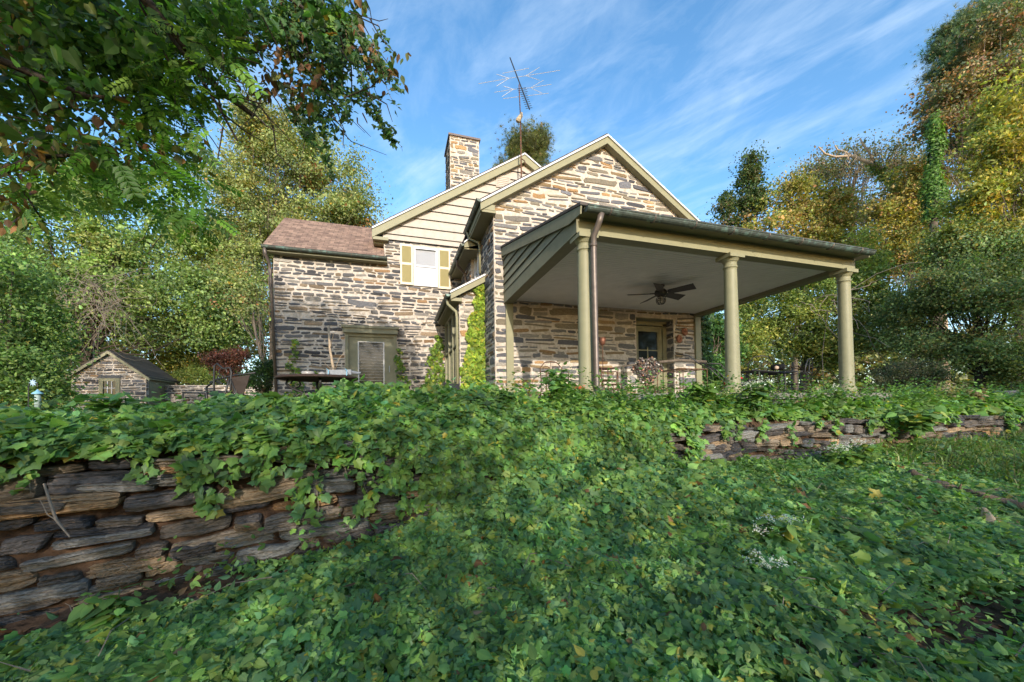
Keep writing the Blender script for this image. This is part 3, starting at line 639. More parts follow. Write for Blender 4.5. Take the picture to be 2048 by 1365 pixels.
# sided cheeks
def cheek(x, s):
    o = MB(); z = 2.78; k = 0
    zr = lambda v: 2.90+(v+4.1)*.26
    while z < 3.9:
        h = .21; v0 = lambda zz: max(-4.08, -4.1+(zz-2.90)/.26)
        a, b = v0(z), v0(z+h)
        if a < -.1:
            b = min(b, -.02); zb = min(z+h, 3.92)
            o.add([(x-s*.045, a, z), (x-s*.045, 0, z), (x-s*.012, 0, zb), (x-s*.012, b, zb), (x, a, z), (x, 0, z)], [(0, 1, 2, 3), (0, 4, 5, 1)], 0)
            o.add([(x-s*.03, a, z-.003), (x-s*.03, 0, z-.003), (x-s*.03, 0, z-.014), (x-s*.03, a, z-.014)], [(0, 1, 2, 3)], 1)  # shadow under the board edge, drawn as a dark strip
        z += h
    o.prism([(-4.36, 2.79), (0, 3.93), (0, 3.72), (-3.95, 2.70), (-4.34, 2.68)], lambda a_, b_: (x-s*.055, a_, b_-.0), lambda a_, b_: (x-s*.08, a_, b_))
    return o
g = cheek(UL, 1); g.box(UL-.03, -4.12, 2.502, UL-.001, 0, 2.778, 0)
g.build('porch_cheek', [KHAKI_D, LAP_SHADE], house)
g = cheek(UR2, -1); g.box(UR2+.001, -4.12, 2.502, UR2+.03, 0, 2.778, 0)
g.build('porch_cheek', [KHAKI_D, LAP_SHADE], house)
g = MB(); zq = lambda v: 2.80+(v+4.36)*.262
g.hexa([(UL-.09, -4.37, zq(-4.37)), (UR2+.02, -4.37, zq(-4.37)), (UR2+.10, 0, zq(0)), (UL-.10, 0, zq(0)), (UL-.09, -4.37, zq(-4.37)+.045), (UR2+.02, -4.37, zq(-4.37)+.045), (UR2+.10, 0, zq(0)+.045), (UL-.10, 0, zq(0)+.045)])
g.build('porch_roof', SHING_D, house)
gutter('gutter', (UL-.02, -4.41, 2.755), (UR2+.03, -4.41, 2.755), .07, brackets=8)
pipe('downspout', [(UL+.24, -4.41, 2.70), (UL+.22, -4.37, 2.58), (UL+.20, -4.235, 2.42), (UL+.20, -4.225, 2.2), (UL+.205, -4.225, .12), (UL+.27, -4.29, .06)], .047, BRONZE, [((UL+.20, -4.225, 2.30), (UL+.20, -4.225, 2.26))])
#PART2
# ---------------------------------------------------------------- dry stone retaining wall
def drywall(name, label, us, seed, top=-.50, basefn=base_z, hscale=1.0, off=0.0, group=None, base_pt=None):
    r = np.random.default_rng(seed); mb = MB()
    pal = [((.12, .11, .105), 4), ((.17, .145, .12), 4), ((.30, .24, .175), 5), ((.37, .27, .17), 3), ((.46, .29, .15), 1.2), ((.25, .245, .225), 4), ((.085, .085, .09), 2)]
    cols = np.array([p[0] for p in pal]); wt = np.array([p[1] for p in pal]); wt = wt/wt.sum()
    u0, u1 = us
    # rows: heights from the top down
    z = top; k = 0
    while z > -1.75:
        h = hscale*r.uniform(.06, .15); u = u0-r.random()*.5
        while u < u1:
            wd = r.uniform(.14, .58)*hscale**.5; ua, ub = u, u+wd; u = ub+r.uniform(.002, .02)
            cu = (ua+ub)/2
            wob = .035*math.sin(cu*1.7+k*.9)+.02*math.sin(cu*4+k*2.3)+r.normal(0, .006)
            parts = [(z-h, z)] if r.random() > .22 or h < .08 else [(z-h*.48, z), (z-h, z-h*.5)]
            for (za, zb) in parts:
                if zb < basefn(cu)-.15: continue
                hh = (zb-za)*.5*r.uniform(.90, 1.08); zc = (za+zb)/2+wob; hw = (ub-ua)/2; th = r.uniform(.16, .3); tilt = r.normal(.03, .055); pr = r.uniform(-.02, .045)
                nu, nz_ = 13, 11; V = []; F = []
                vv = wallv(cu)+off; dv = (wallv(cu+.1)-wallv(cu-.1))/.2; tx = np.array([1, dv, 0]); tx /= np.linalg.norm(tx); nn = np.array([tx[1], -tx[0], 0.0])
                el = np.cumsum(r.normal(0, .85, nu)); el -= np.linspace(el[0], el[-1], nu); eb = np.cumsum(r.normal(0, .85, nu)); eb -= np.linspace(eb[0], eb[-1], nu)
                fl = r.normal(0, .0045, (nu, nz_))+.010*np.sin(np.arange(nz_)*1.7+r.uniform(0, 6))[None, :]*r.uniform(-1, 1)+r.normal(0, .0075, nz_)[None, :]; skw, skb = r.normal(0, .014), r.normal(0, .012); sl = r.normal(0, .25); corner = r.uniform(.62, 1.0)
                for i in range(nu):
                    a = -1+2*i/(nu-1)
                    for j in range(nz_):
                        b = -1+2*j/(nz_-1)
                        taper = 1-(1-corner)*abs(a)**7
                        zz = hh*b*taper+(el[i] if b > 0 else eb[i])*hh*.10*abs(b)+tilt*a*hw
                        uu = hw*a*(1-.03*b*b)+sl*b*hh*.9*(1+.5*a)
                        d = .032*(1-.8*abs(a)**22)*(1-.6*abs(b)**16)+fl[i, j]*(1 if abs(b) < .9 else .5)+pr+a*skw+b*skb
                        P = np.array([cu, vv, zc+zz])+tx*uu+nn*d
                        V.append(P)
                nf = len(V)
                for i in range(nu):
                    for j in range(nz_): 
                        if i < nu-1 and j < nz_-1: q = i*nz_+j; F.append((q, q+nz_, q+nz_+1, q+1))
                # back ring
                ring = [i*nz_ for i in range(nu)]+[(nu-1)*nz_+j for j in range(1, nz_)]+[i*nz_+nz_-1 for i in range(nu-2, -1, -1)]+[j for j in range(nz_-2, 0, -1)]
                m = len(ring)
                for q in ring: V.append(V[q]-nn*th)
                for q in range(m): F.append((ring[q], nf+q, nf+(q+1) % m, ring[(q+1) % m]))
                mb.add(V, F, 0, tuple(cols[r.choice(len(cols), p=wt)]*math.exp(r.normal(0, .15))))
        z -= h; k += 1
    # earth core, shade of the gaps put into its dark colour
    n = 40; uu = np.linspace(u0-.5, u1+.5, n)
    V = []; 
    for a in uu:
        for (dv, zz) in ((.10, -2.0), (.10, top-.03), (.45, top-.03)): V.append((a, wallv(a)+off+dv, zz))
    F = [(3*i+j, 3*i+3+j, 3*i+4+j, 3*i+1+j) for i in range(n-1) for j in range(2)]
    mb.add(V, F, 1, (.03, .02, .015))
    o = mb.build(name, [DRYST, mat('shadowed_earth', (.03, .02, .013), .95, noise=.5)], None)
    return tag(o, label, 'wall', group)
DRYST = mat('dry_stone', (.2, .2, .2), .85, noise=.7, nscale=14, bump=1.0, bscale=60, stretch=(1, 1, 4), attr='leafcol', spec=.15, col2=(.30, .20, .12), fac=(.55, .8))
drywall('dry_stone_wall', 'long dry laid retaining wall of brown and grey slabs under the ivy bank', (-7.5, 16), 3)
# garden wall in the far left
g = MB(); a0, a1 = at(325, 800, 23), at(560, 800, 24); gw = unit(a1-a0)
def fGW(s, t, d): n = np.array([gw[1], -gw[0], 0]); P = a0+gw*s; return (P[0]+n[0]*d, P[1]+n[1]*d, t)
Lw = np.linalg.norm(a1-a0); g.add([fGW(0, -.6, 0), fGW(Lw, -.6, 0), fGW(Lw, 1.48, 0), fGW(0, 1.48, 0), fGW(0, 1.48, -.4), fGW(Lw, 1.48, -.4)], [(0, 1, 2, 3), (3, 2, 5, 4)])
masonry(g, 0, Lw, -.5, 1.44, fGW, (), (), PAL_ST, 71, 1, 1.1); o = g.build('garden_wall', MM); tag(o, 'low grey stone garden wall behind the lawn between shed and house', 'wall')

# ---------------------------------------------------------------- shed
A = at(143, 790, 20.0); B = at(292, 790, 21.1); A[2] = B[2] = -.2
sx = unit(np.array([B[0]-A[0], B[1]-A[1], 0])); sy = np.array([-sx[1], sx[0], 0]); W_ = np.linalg.norm(B[:2]-A[:2]); ze, zp, DP = 1.86, 3.12, 3.4
shed = thing('stone_shed', (A[0], A[1], -.4), 'small stone garden shed with dark roof and six pane window beside the vine tree', 'shed')
def fs(s, t, d): P = A+sx*s-sy*d; return (P[0], P[1], t)
def fs2(s, t, d): P = A+sx*(W_+d)+sy*s; return (P[0], P[1], t)
g = MB(); sl = (zp-ze)/(W_/2); WX0, WX1 = W_*.36, W_*.64
g.add([fs(0, -.5, 0), fs(W_, -.5, 0), fs(W_, ze, 0), fs(W_/2, zp, 0), fs(0, ze, 0)], [(0, 1, 2, 3, 4)])
g.add([fs2(0, -.5, 0), fs2(DP, -.5, 0), fs2(DP, ze, 0), fs2(0, ze, 0)], [(0, 1, 2, 3)])
def fs3(s, t, d): P = A-sx*d+sy*s; return (P[0], P[1], t)
g.add([fs3(0, -.5, 0), fs3(0, ze, 0), fs3(DP, ze, 0), fs3(DP, -.5, 0)], [(0, 1, 2, 3)])
masonry(g, 0, W_, -.5, 3.1, fs, [(-sl, 1, ze), (sl, 1, ze+sl*W_)], [(WX0, WX1, .68, 1.86)], PAL_ST, 81, 1, 1, .03, .022)
masonry(g, 0, .25, -.5, ze, fs2, (), (), PAL_ST, 82, .7)
g.build('wall', MM, shed)
g = MB()
for s_ in (-1, 1):
    e = W_/2+.22; h = lambda x, dz: zp+.06-sl*x+dz
    P = []
    for dz in (0, .06):
        for (x, y) in ((0, -.2), (e, -.2), (e, DP+.2), (0, DP+.2)): Q = A+sx*(W_/2+s_*x)+sy*y; P.append((Q[0], Q[1], h(x, dz)))
    g.hexa(P)
g.build('roof', SHING_D, shed)
g = MB()
for s_ in (-1, 1):
    P = []
    for dz in (-.16, 0.0):
        for (x, y) in ((0, -.21), (W_/2+.22, -.21), (W_/2+.22, -.17), (0, -.17)): Q = A+sx*(W_/2+s_*x)+sy*y; P.append((Q[0], Q[1], zp+.058-sl*x+dz))
    g.hexa(P)
Q = [A+sx*(W_+.2)+sy*y for y in (-.2, DP+.2)]; g.hexa([(Q[0][0]-.03, Q[0][1], ze-.18), (Q[0][0], Q[0][1], ze-.18), (Q[1][0], Q[1][1], ze-.18), (Q[1][0]-.03, Q[1][1], ze-.18), (Q[0][0]-.03, Q[0][1], ze-.03), (Q[0][0], Q[0][1], ze-.03), (Q[1][0], Q[1][1], ze-.03), (Q[1][0]-.03, Q[1][1], ze-.03)])
g.build('rake_board', KHAKI, shed)
def sbox(o, s0, s1, t0, t1, d0, d1, f=None):
    f = f or fs
    o.hexa([f(s0, t0, d1), f(s1, t0, d1), f(s1, t0, d0), f(s0, t0, d0), f(s0, t1, d1), f(s1, t1, d1), f(s1, t1, d0), f(s0, t1, d0)])
g = MB(); fw = .17
sbox(g, WX0, WX0+fw, .68, 1.72, -.02, .06); sbox(g, WX1-fw, WX1, .68, 1.72, -.02, .06); sbox(g, WX0+fw, WX1-fw, 1.56, 1.72, -.02, .06); sbox(g, WX0+fw, WX1-fw, .68, .82, -.02, .06)
wn = g.build('window', KHAKI, shed)
g = MB(); sbox(g, WX0+fw, WX1-fw, .82, 1.56, .0, .005); g.build('pane', GLASS, wn)
g = MB(); ww = WX1-WX0-2*fw
for i in (1, 2): s_ = WX0+fw+ww*i/3; sbox(g, s_-.016, s_+.016, .82, 1.56, .006, .03)
sbox(g, WX0+fw, WX1-fw, 1.175, 1.205, .006, .028)
g.build('muntin', WHITE, wn)
g = MB(); sbox(g, WX0-.08, WX1+.05, 1.73, 1.88, -.02, .03); g.build('lintel', mat('dark_lintel', (.1, .1, .1), .8, noise=.4), shed)
g = MB(); sbox(g, .3, 1.45, -.4, 1.7, -.01, .03, fs2)
dr = g.build('door', KHAKI_D, shed)
g = MB()
for i in range(13): sbox(g, 1.5, DP-.05, -.35+i*.165, -.35+i*.165+.15, .0, .035, fs2)
g.build('side_boards', KHAKI_D, shed)
g = MB(); sbox(g, 1.2, 1.26, .3, .42, .03, .06, fs2); g.build('latch', IRON, dr)

# ---------------------------------------------------------------- trees
def wob(a, b, n, amp, seed=None):
    r = R; a, b = np.array(a, float), np.array(b, float); t = np.linspace(0, 1, n)[:, None]; P = a+(b-a)*t
    P[1:-1] += np.cumsum(r.normal(0, amp, (n-2, 3)), 0)*.6; return P
def tree(name, label, cat, base, blobs, pal, leaf=.13, n=12000, tpl=T_QUAD, trunk_r=.18, trunk=None, bark=None, limbs=26, clump=.42, group=None, updown=.4, flat=.6, n_clump=None, twigr=.022, shell=.45, ground=True, jit=.22):
    """blobs: [(px,py,D,rx_m,ry_m,rz_m,weight)] ; crown = clumps of leaves, trunk with limbs to the clumps"""
    base = np.array(base, float); root = thing(name, base, label, cat, group); leaf *= .86; n = int(n*1.25)
    W = np.array([b[6] for b in blobs], float); W /= W.sum()
    Cs = [at(b[0], b[1], b[2]) for b in blobs]
    nc = n_clump or max(24, n//110); bi = R.choice(len(blobs), nc, p=W)
    d = unit(R.normal(size=(nc, 3))); rad = (1-shell*R.random(nc)**1.5)[:, None]
    rr = np.array([[b[3], b[4], b[5]] for b in blobs])[bi]
    # ellipsoid axes along camera-right-on-ground, depth, up
    ax = np.array([math.cos(YAW), -math.sin(YAW), 0]); ay = np.array([math.sin(YAW), math.cos(YAW), 0])
    off = d*rad*rr; P0 = np.array(Cs)[bi]+off[:, :1]*ax+off[:, 1:2]*ay+off[:, 2:3]*np.array([0, 0, 1.0])
    cp = pick(pal, nc, .12); tone = np.exp(R.normal(0, .16, nc))
    ci = R.integers(0, nc, n); cs = clump*np.exp(R.normal(0, .3, nc))
    P = P0[ci]+R.normal(size=(n, 3))*np.array([1, 1, flat])*cs[ci][:, None]
    nr = unit(d[ci]*.5+R.normal(size=(n, 3))*.75+np.array([0, 0, updown]))
    mixw = R.random((n, 1)) < .6
    col = np.where(mixw, cp[ci], pick(pal, n, .1))*tone[ci][:, None]*np.exp(R.normal(0, jit, (n, 1)))
    leaves('crown', P, nr, leaf*np.exp(R.normal(0, .25, n)), col, tpl, parent=root)
    tm = MB(); top = np.mean(Cs, 0) if trunk is None else np.array(trunk, float)
    TP = wob(base, top, 9, .06*np.linalg.norm(top-base)/6); rr_ = np.linspace(trunk_r, trunk_r*.35, 9); rr_[0] *= 1.35
    tm.tube(TP, rr_, 9)
    tk = tm.build('trunk', bark or BARK, root, True)
    if limbs:
        bm_ = MB(); sel = R.choice(nc, min(limbs, nc), replace=False)
        for i in sel:
            t = R.uniform(.35, .98); k = t*8; a = TP[int(k)]; b = P0[i]
            if b[2] < a[2]-.5: a = TP[max(2, int(k)-3)]
            mid = (a+b)/2+np.array([0, 0, -.08*np.linalg.norm(b-a)]); L_ = np.linalg.norm(b-a); r0 = max(twigr, trunk_r*.05*L_**.5)
            Pn = np.array([a, a*.6+mid*.4, mid, mid*.45+b*.55, b])+R.normal(0, .03*L_, (5, 3))*np.array([[0], [1], [1], [1], [.5]])
            bm_.tube(Pn, np.linspace(r0, twigr*.4, 5), 5, caps=False)
            for q in range(2):
                e = Pn[3]+R.normal(0, .35, 3)*cs[i]*2.4; bm_.tube([Pn[R.integers(1, 4)], (Pn[3]+e)/2+R.normal(0, .05, 3), e], [twigr*.7, twigr*.5, twigr*.25], 4, caps=False)
        bm_.build('branches', bark or BARK, root, True)
    return root
def gp(px, D, z=None):
    p = at(px, 800, D); p[2] = terr_z(p[0], p[1])-.1 if z is None else z; return p
tree('oak_tree', 'tall yellow green oak standing behind the brown roofed wing', 'tree', gp(545, 25), [(560, 285, 25, 3.0, 2.6, 2.3, 2), (520, 260, 25, 1.8, 1.8, 1.3, .9), (640, 350, 25, 2.7, 2.6, 2.2, 2), (500, 380, 25, 2.8, 2.6, 2.2, 2), (690, 420, 24.5, 1.9, 2, 1.2, 1.2), (560, 460, 25, 3.8, 2.8, 2.4, 2.2), (450, 500, 25, 2.6, 2.6, 2.4, 1.5), (480, 600, 25.5, 2.4, 2.2, 2.2, 1.1)], G_OAK, .165, 76000, T_QUAD, .25, at(575, 330, 25), limbs=70, clump=.42, n_clump=380, shell=.75)
tree('vine_tree', 'dense green tree smothered in vines rising over the stone shed', 'tree', gp(150, 24.5), [(120, 480, 24, 4.0, 3.4, 2.6, 2), (250, 430, 24.5, 3.8, 3.2, 2.4, 1.8), (310, 520, 24, 3.8, 3.2, 2.8, 2), (60, 600, 23, 2.6, 2.6, 3.2, 1.8), (380, 600, 24, 2.6, 2.6, 2.0, 1.3), (150, 600, 25, 3.4, 2.6, 2.6, 1.4), (440, 640, 24, 1.4, 1.8, 1.4, .7), (330, 660, 25.5, 3.4, 2, 1.2, .8), (210, 370, 25, 2.6, 2.4, 1.6, .8)], [((.19, .28, .085), 5), ((.24, .33, .09), 4), ((.14, .21, .09), 4), ((.28, .30, .09), 1.5)], .20, 62000, T_QUAD, .45, at(200, 500, 24.5), BARK_D, limbs=70, clump=.50, n_clump=360)
tree('broadleaf_tree', 'bright green leafy tree at the left edge behind the bird feeder', 'tree', gp(20, 12), [(20, 640, 12.5, 1.1, 1.2, 1.1, 1), (10, 740, 12, 1.3, 1, .9, 1), (55, 700, 13.5, .8, 1, 1.2, .8), (-30, 560, 12, 1.5, 1.4, 1.2, 1), (70, 800, 12.5, .9, .8, .5, .6)], [((.15, .24, .07), 4), ((.20, .29, .08), 3), ((.10, .17, .06), 3), ((.3, .27, .06), .3)], .12, 20000, T_OVAL, .12, at(20, 640, 12.3), clump=.3)
tree('autumn_tree', 'pale orange tree with bare lower trunk left of the house wall', 'tree', gp(545, 34), [(470, 560, 34, 3.5, 3, 2.5, 1), (520, 660, 33, 2.6, 3, 2.6, 1), (420, 680, 35, 4, 3, 2.2, 1), (500, 480, 35, 3, 3, 2, .7)], G_ORA+[((.35, .30, .06), 5)], .24, 16000, T_QUAD, .22, at(500, 600, 34), TWIG, limbs=30, clump=.6)
tree('autumn_tree', 'yellow leaved tree seen through the gap right of the shed', 'tree', gp(350, 30), [(330, 640, 30, 3.5, 2.5, 2.2, 1), (390, 720, 30, 3.2, 2, 1.4, 1), (300, 720, 31, 3, 2, 1.6, 1)], G_YEL+[((.16, .2, .05), 6)], .22, 13000, T_QUAD, .2, at(350, 660, 30), limbs=20, clump=.6)
tree('slender_tree', 'thin leaning grey trunk in front of the autumn trees by the house corner', 'tree', gp(540, 20, .2), [(500, 600, 21, 1.0, 1.0, 1.0, 1), (480, 540, 21, 1.0, 1, .8, 1)], G_OAK, .16, 1800, T_QUAD, .10, at(498, 590, 21), BARK, limbs=10, clump=.4)
tree('japanese_maple', 'small dark red maple behind the patio chair', 'tree', gp(465, 17, .3), [(462, 712, 17, .75, .6, .35, 1), (470, 740, 17, .6, .5, .35, .6), (440, 722, 17, .5, .5, .3, .6)], G_RED, .08, 5000, T_QUAD, .06, at(465, 720, 17), BARK_D, limbs=16, clump=.18)
tree('garden_shrub', 'bright green shrub behind the low garden wall', 'shrub', gp(385, 25, .5), [(385, 752, 25, 1.1, .6, .5, 1), (425, 762, 25, .7, .5, .4, .5)], G_MASS, .08, 5000, T_OVAL, .04, at(385, 760, 25), limbs=8, clump=.2)
tree('garden_shrub', 'dark green shrub at the foot of the house corner', 'shrub', gp(525, 13.5, 0), [(522, 760, 13.5, .55, .5, .45, 1), (535, 735, 13.8, .35, .4, .3, .5)], G_DARK+[((.08, .15, .04), 4)], .07, 5000, T_OVAL, .04, at(522, 760, 13.5), limbs=8, clump=.14)
tree('pine_tree', 'pine top peeking over the roof ridge beside the aerial', 'tree', gp(1055, 33, 1), [(1055, 300, 33, 1.7, 1.5, .9, 1.4), (1050, 360, 33, 2.6, 2, 1.6, 2), (1080, 285, 33, .5, .5, .6, .35), (1025, 300, 33, .4, .5, .5, .25), (1048, 280, 33, .35, .4, .5, .2)], [((.11, .13, .045), 5), ((.15, .16, .05), 4), ((.08, .10, .04), 3), ((.26, .17, .06), 1)], .42, 6500, T_NEED, .25, at(1055, 280, 33), limbs=24, clump=.32, n_clump=150, flat=1.3)
# right-hand bank of trees
tree('ivy_clad_tree', 'narrow dark tree clothed in ivy with thin spires right of the roof', 'tree', gp(1500, 26), [(1497, 390, 26, .9, .8, 1.9, 2), (1500, 330, 26, .35, .4, .9, .6), (1455, 430, 26, .7, .6, 1.0, .7), (1480, 470, 26, 1.6, 1, 1.3, 1.4), (1455, 400, 26, .25, .3, .6, .2)], [((.06, .10, .035), 5), ((.09, .14, .045), 3), ((.15, .13, .06), 2)], .16, 12000, T_QUAD, .18, at(1498, 330, 26), limbs=34, clump=.24, n_clump=150)
tree('maple_tree', 'orange and yellow tree beyond the porch roof left of the bare branched oak', 'tree', gp(1590, 25), [(1580, 400, 25, 1.9, 1.6, 1.4, 1), (1640, 430, 25, 1.9, 1.6, 1.5, 1), (1560, 480, 24, 2.4, 1.8, 1.4, 1), (1650, 520, 24, 2.2, 1.6, 1.5, 1)], G_ORA+[((.22, .24, .05), 5), ((.35, .32, .05), 3)], .17, 24000, T_QUAD, .2, at(1600, 400, 25), limbs=40, clump=.36, n_clump=190)
tree('oak_tree', 'brown leaved thin crowned oak with sky showing through its limbs', 'tree', gp(1700, 31), [(1620, 350, 31, 1.9, 1.5, 1.2, .8), (1690, 340, 31, 2.4, 2, 1.8, 1.4), (1770, 320, 31, 2.2, 2, 1.8, 1.4), (1700, 430, 31, 3.6, 2.4, 2.2, 1.4), (1830, 330, 31, 1.8, 1.6, 1.6, .8)], G_BRO, .17, 15000, T_QUAD, .26, at(1720, 330, 31), BARK, limbs=90, clump=.42, n_clump=190, twigr=.035, shell=.8)
tree('maple_tree', 'rusty orange tree in front of the brown oak', 'tree', gp(1830, 21), [(1810, 400, 21, 1.7, 1.4, 1.6, 1.2), (1860, 480, 21, 1.9, 1.4, 1.6, 1.2), (1780, 500, 21, 1.6, 1.4, 1.6, 1), (1850, 370, 21, 1.0, 1, .8, .6)], G_ORA+[((.34, .30, .05), 4), ((.16, .17, .05), 3)], .15, 22000, T_QUAD, .17, at(1820, 400, 21), limbs=40, clump=.32, n_clump=190)
tree('pine_tree', 'towering blue green pine in the upper right corner', 'tree', gp(2040, 20), [(1950, 70, 19.5, 1.6, 1.5, .9, 1), (2010, 30, 20, 2.2, 1.6, 1.2, 1.2), (1920, 130, 19.5, 1.2, 1.2, .5, .7), (2000, 140, 20, 2.2, 1.6, 1.2, 1.2), (1930, 200, 19.5, 1.5, 1.2, .6, .7), (2050, 220, 20, 1.8, 1.6, 1.4, 1), (1960, 280, 20, 1.4, 1.3, 1.0, .7), (2080, 90, 20, 2, 2, 2.5, .8)], G_PINE, .30, 17000, T_NEED, .30, at(2060, -60, 20), limbs=60, clump=.30, n_clump=230, flat=.6)
tree('oak_tree', 'russet leaved tree with branches reaching left below the tall pine', 'tree', gp(1960, 18.5), [(1900, 190, 18.5, 1.2, 1, .7, .8), (1970, 160, 18.5, 1.5, 1.3, .9, 1), (1880, 250, 18.5, .8, .8, .7, .6), (1960, 250, 18.5, 1.4, 1.2, .9, 1), (1990, 60, 18.5, 1.5, 1.2, .8, .7)], G_BRO+[((.26, .13, .05), 4)], .15, 10000, T_QUAD, .16, at(1960, 180, 18.5), limbs=50, clump=.30, n_clump=120)
tree('yellow_tree', 'golden yellow tree at the right edge of the garden', 'tree', gp(2060, 13.5), [(2030, 210, 13.5, .9, 1, 1.0, 1), (2000, 310, 13.5, 1.1, 1, .9, 1.1), (2040, 400, 13.5, 1.3, 1.2, 1.3, 1.5), (1950, 390, 13.5, .8, .8, .6, .7), (2000, 500, 13.5, 1.3, 1.1, 1.1, 1.2), (1940, 470, 13.8, .8, .8, .7, .7), (2090, 300, 13.5, 1.2, 1.2, 2.0, 1)], G_YEL, .12, 26000, T_OVAL, .14, at(2050, 250, 13.5), BARK, limbs=60, clump=.22, n_clump=230)
tree('vine_covered_tree', 'sunlit yellow green tree draped in vines behind the two right porch columns', 'tree', gp(1600, 17), [(1520, 620, 17, 1.3, 1.2, 1.4, 1.2), (1590, 660, 16.6, 1.2, 1, 1.3, 1.2), (1640, 580, 17.4, 1.4, 1.2, 1.2, 1.2), (1720, 600, 17, 1.2, 1.2, 1.5, 1.2), (1760, 660, 16.5, 1.1, 1, 1.1, .9), (1480, 700, 16.5, .9, .9, 1.0, .8), (1660, 700, 16.5, 1.2, .9, .8, .8), (1700, 510, 18, 1.6, 1.2, 1.0, .8)], G_MASS+[((.30, .30, .07), 2)], .11, 52000, T_OVAL, .18, at(1620, 600, 17.3), limbs=36, clump=.24, n_clump=330)
tree('evergreen_tree', 'shaded olive green tree mass filling the lower right', 'tree', gp(1960, 12.5), [(1930, 560, 12.8, 1.3, 1.2, .8, 1), (2010, 610, 12, 1.1, 1.1, .9, 1.1), (2040, 720, 12, .8, 1, .9, .9), (1860, 600, 13.5, .9, 1, .8, .8), (1960, 700, 12.3, 1.2, 1, .7, .9), (1850, 690, 13.5, 1.1, 1, .6, .7), (2080, 530, 12.5, 1.1, 1.1, 1.3, 1), (1800, 640, 14.5, 1.0, 1, 1.1, .8), (1900, 500, 14, 1.3, 1, .9, .8), (1990, 500, 13, 1, 1, .7, .6)], [((.16, .22, .08), 5), ((.22, .28, .095), 4), ((.12, .18, .08), 3), ((.30, .29, .10), 1.8), ((.36, .26, .09), .6)], .085, 56000, T_QUAD, .16, at(1960, 640, 12.6), BARK_D, limbs=60, clump=.26, n_clump=420, shell=.95)
tree('round_shrub', 'low rounded dark shrub on the terrace beyond the right column', 'shrub', gp(1815, 12, -.3), [(1815, 745, 12, .85, .7, .35, 1), (1850, 760, 12, .6, .5, .3, .6), (1785, 765, 11.8, .4, .4, .25, .4)], [((.07, .10, .05), 4), ((.11, .12, .06), 3), ((.16, .12, .07), 1)], .05, 12000, T_QUAD, .05, at(1815, 770, 12), limbs=20, clump=.12, n_clump=110, twigr=.01)
tree('corner_shrub', 'deep green shrub growing against the far right corner of the house', 'shrub', gp(1420, 12.5, -.3), [(1428, 660, 12.8, .45, .5, .6, 1), (1420, 740, 12.5, .6, .5, .5, 1), (1450, 700, 13, .6, .5, .7, 1)], [((.05, .12, .04), 4), ((.08, .18, .05), 3), ((.14, .24, .05), 2)], .085, 11000, T_OVAL, .06, at(1425, 690, 12.6), limbs=16, clump=.16)
tree('background_tree', 'olive tree closing the gap behind the mown bank beyond the porch', 'tree', gp(1700, 38), [(1500, 560, 38, 4, 3, 3.2, 1), (1650, 540, 38, 4.5, 3, 3, 1), (1800, 520, 38, 4.5, 3, 3.4, 1), (1950, 500, 36, 5, 3, 3.6, 1), (1600, 700, 36, 6, 3, 2.5, 1), (1800, 700, 36, 6, 3, 2.5, 1), (2000, 700, 32, 5, 3, 3, 1)], G_OAK+G_BRO, .3, 22000, T_QUAD, .3, at(1720, 520, 38), limbs=40, clump=.7, twigr=.04)
# wood closing the left background
tree('background_tree', 'dark green trees closing the view behind shed and vine tree', 'tree', gp(200, 32), [(40, 600, 30, 4, 2.5, 4, 1), (180, 640, 33, 4, 2.5, 3.5, 1), (-60, 500, 28, 3.4, 2.5, 4, 1), (100, 740, 30, 6, 2, 1.5, 1), (250, 560, 34, 3, 2, 3, .7)], [((.08, .11, .035), 5), ((.13, .15, .04), 3), ((.2, .2, .05), 1)], .26, 20000, T_QUAD, .3, at(150, 600, 31), limbs=30, clump=.6, twigr=.04)

# dead branch, ivy clad stub
dt = thing('dead_tree', gp(1890, 23.5), 'bare broken tree limb jutting left above the orange trees', 'tree')
g = MB(); b0 = gp(1890, 23.5)
g.tube([b0, at(1880, 560, 23.5), at(1850, 430, 23.5), at(1790, 355, 23.5), at(1745, 328, 23.5), at(1702, 312, 23.5)], [.28, .24, .19, .14, .12, .09], 9)
g.tube([at(1702, 312, 23.5), at(1670, 314, 23.4), at(1650, 308, 23.3), at(1637, 294, 23.2)], [.085, .06, .05, .035], 7)
g.tube([at(1708, 315, 23.5), at(1690, 304, 23.6), at(1675, 300, 23.7), at(1670, 291, 23.7)], [.07, .05, .04, .03], 6)
g.tube([at(1752, 335, 23.5), at(1738, 305, 23.3), at(1726, 290, 23.2), at(1720, 277, 23.2)], [.08, .065, .055, .04], 7)
for q in range(16):
    a = at(R.uniform(1690, 1780), R.uniform(310, 340), 23.4); g.tube([a, a+np.array([R.normal(0, .2), R.normal(0, .2), .35]), a+np.array([R.normal(0, .3), R.normal(0, .2), R.uniform(.5, 1.1)])], [.03, .02, .008], 4)
g.build('trunk', DEAD, dt, True)
n = 2200; k = R.random(n); P = at(1745, 330, 23.5)*(1-k)[:, None]+at(1830, 420, 23.5)*k[:, None]+R.normal(0, .14, (n, 3)); leaves('ivy', P, R.normal(size=(n, 3))+(0, -.5, .5), .13*np.ones(n), pick(G_MASS, n), T_QUAD, parent=dt)
dt = thing('ivy_clad_stub', gp(1868, 17.8), 'tall broken trunk wrapped in bright green ivy against the sky', 'tree')
g = MB(); g.tube([gp(1868, 17.8), at(1868, 500, 17.8), at(1866, 320, 17.8), at(1870, 245, 17.8)], [.16, .14, .12, .10], 9); g.build('trunk', BARK, dt, True)
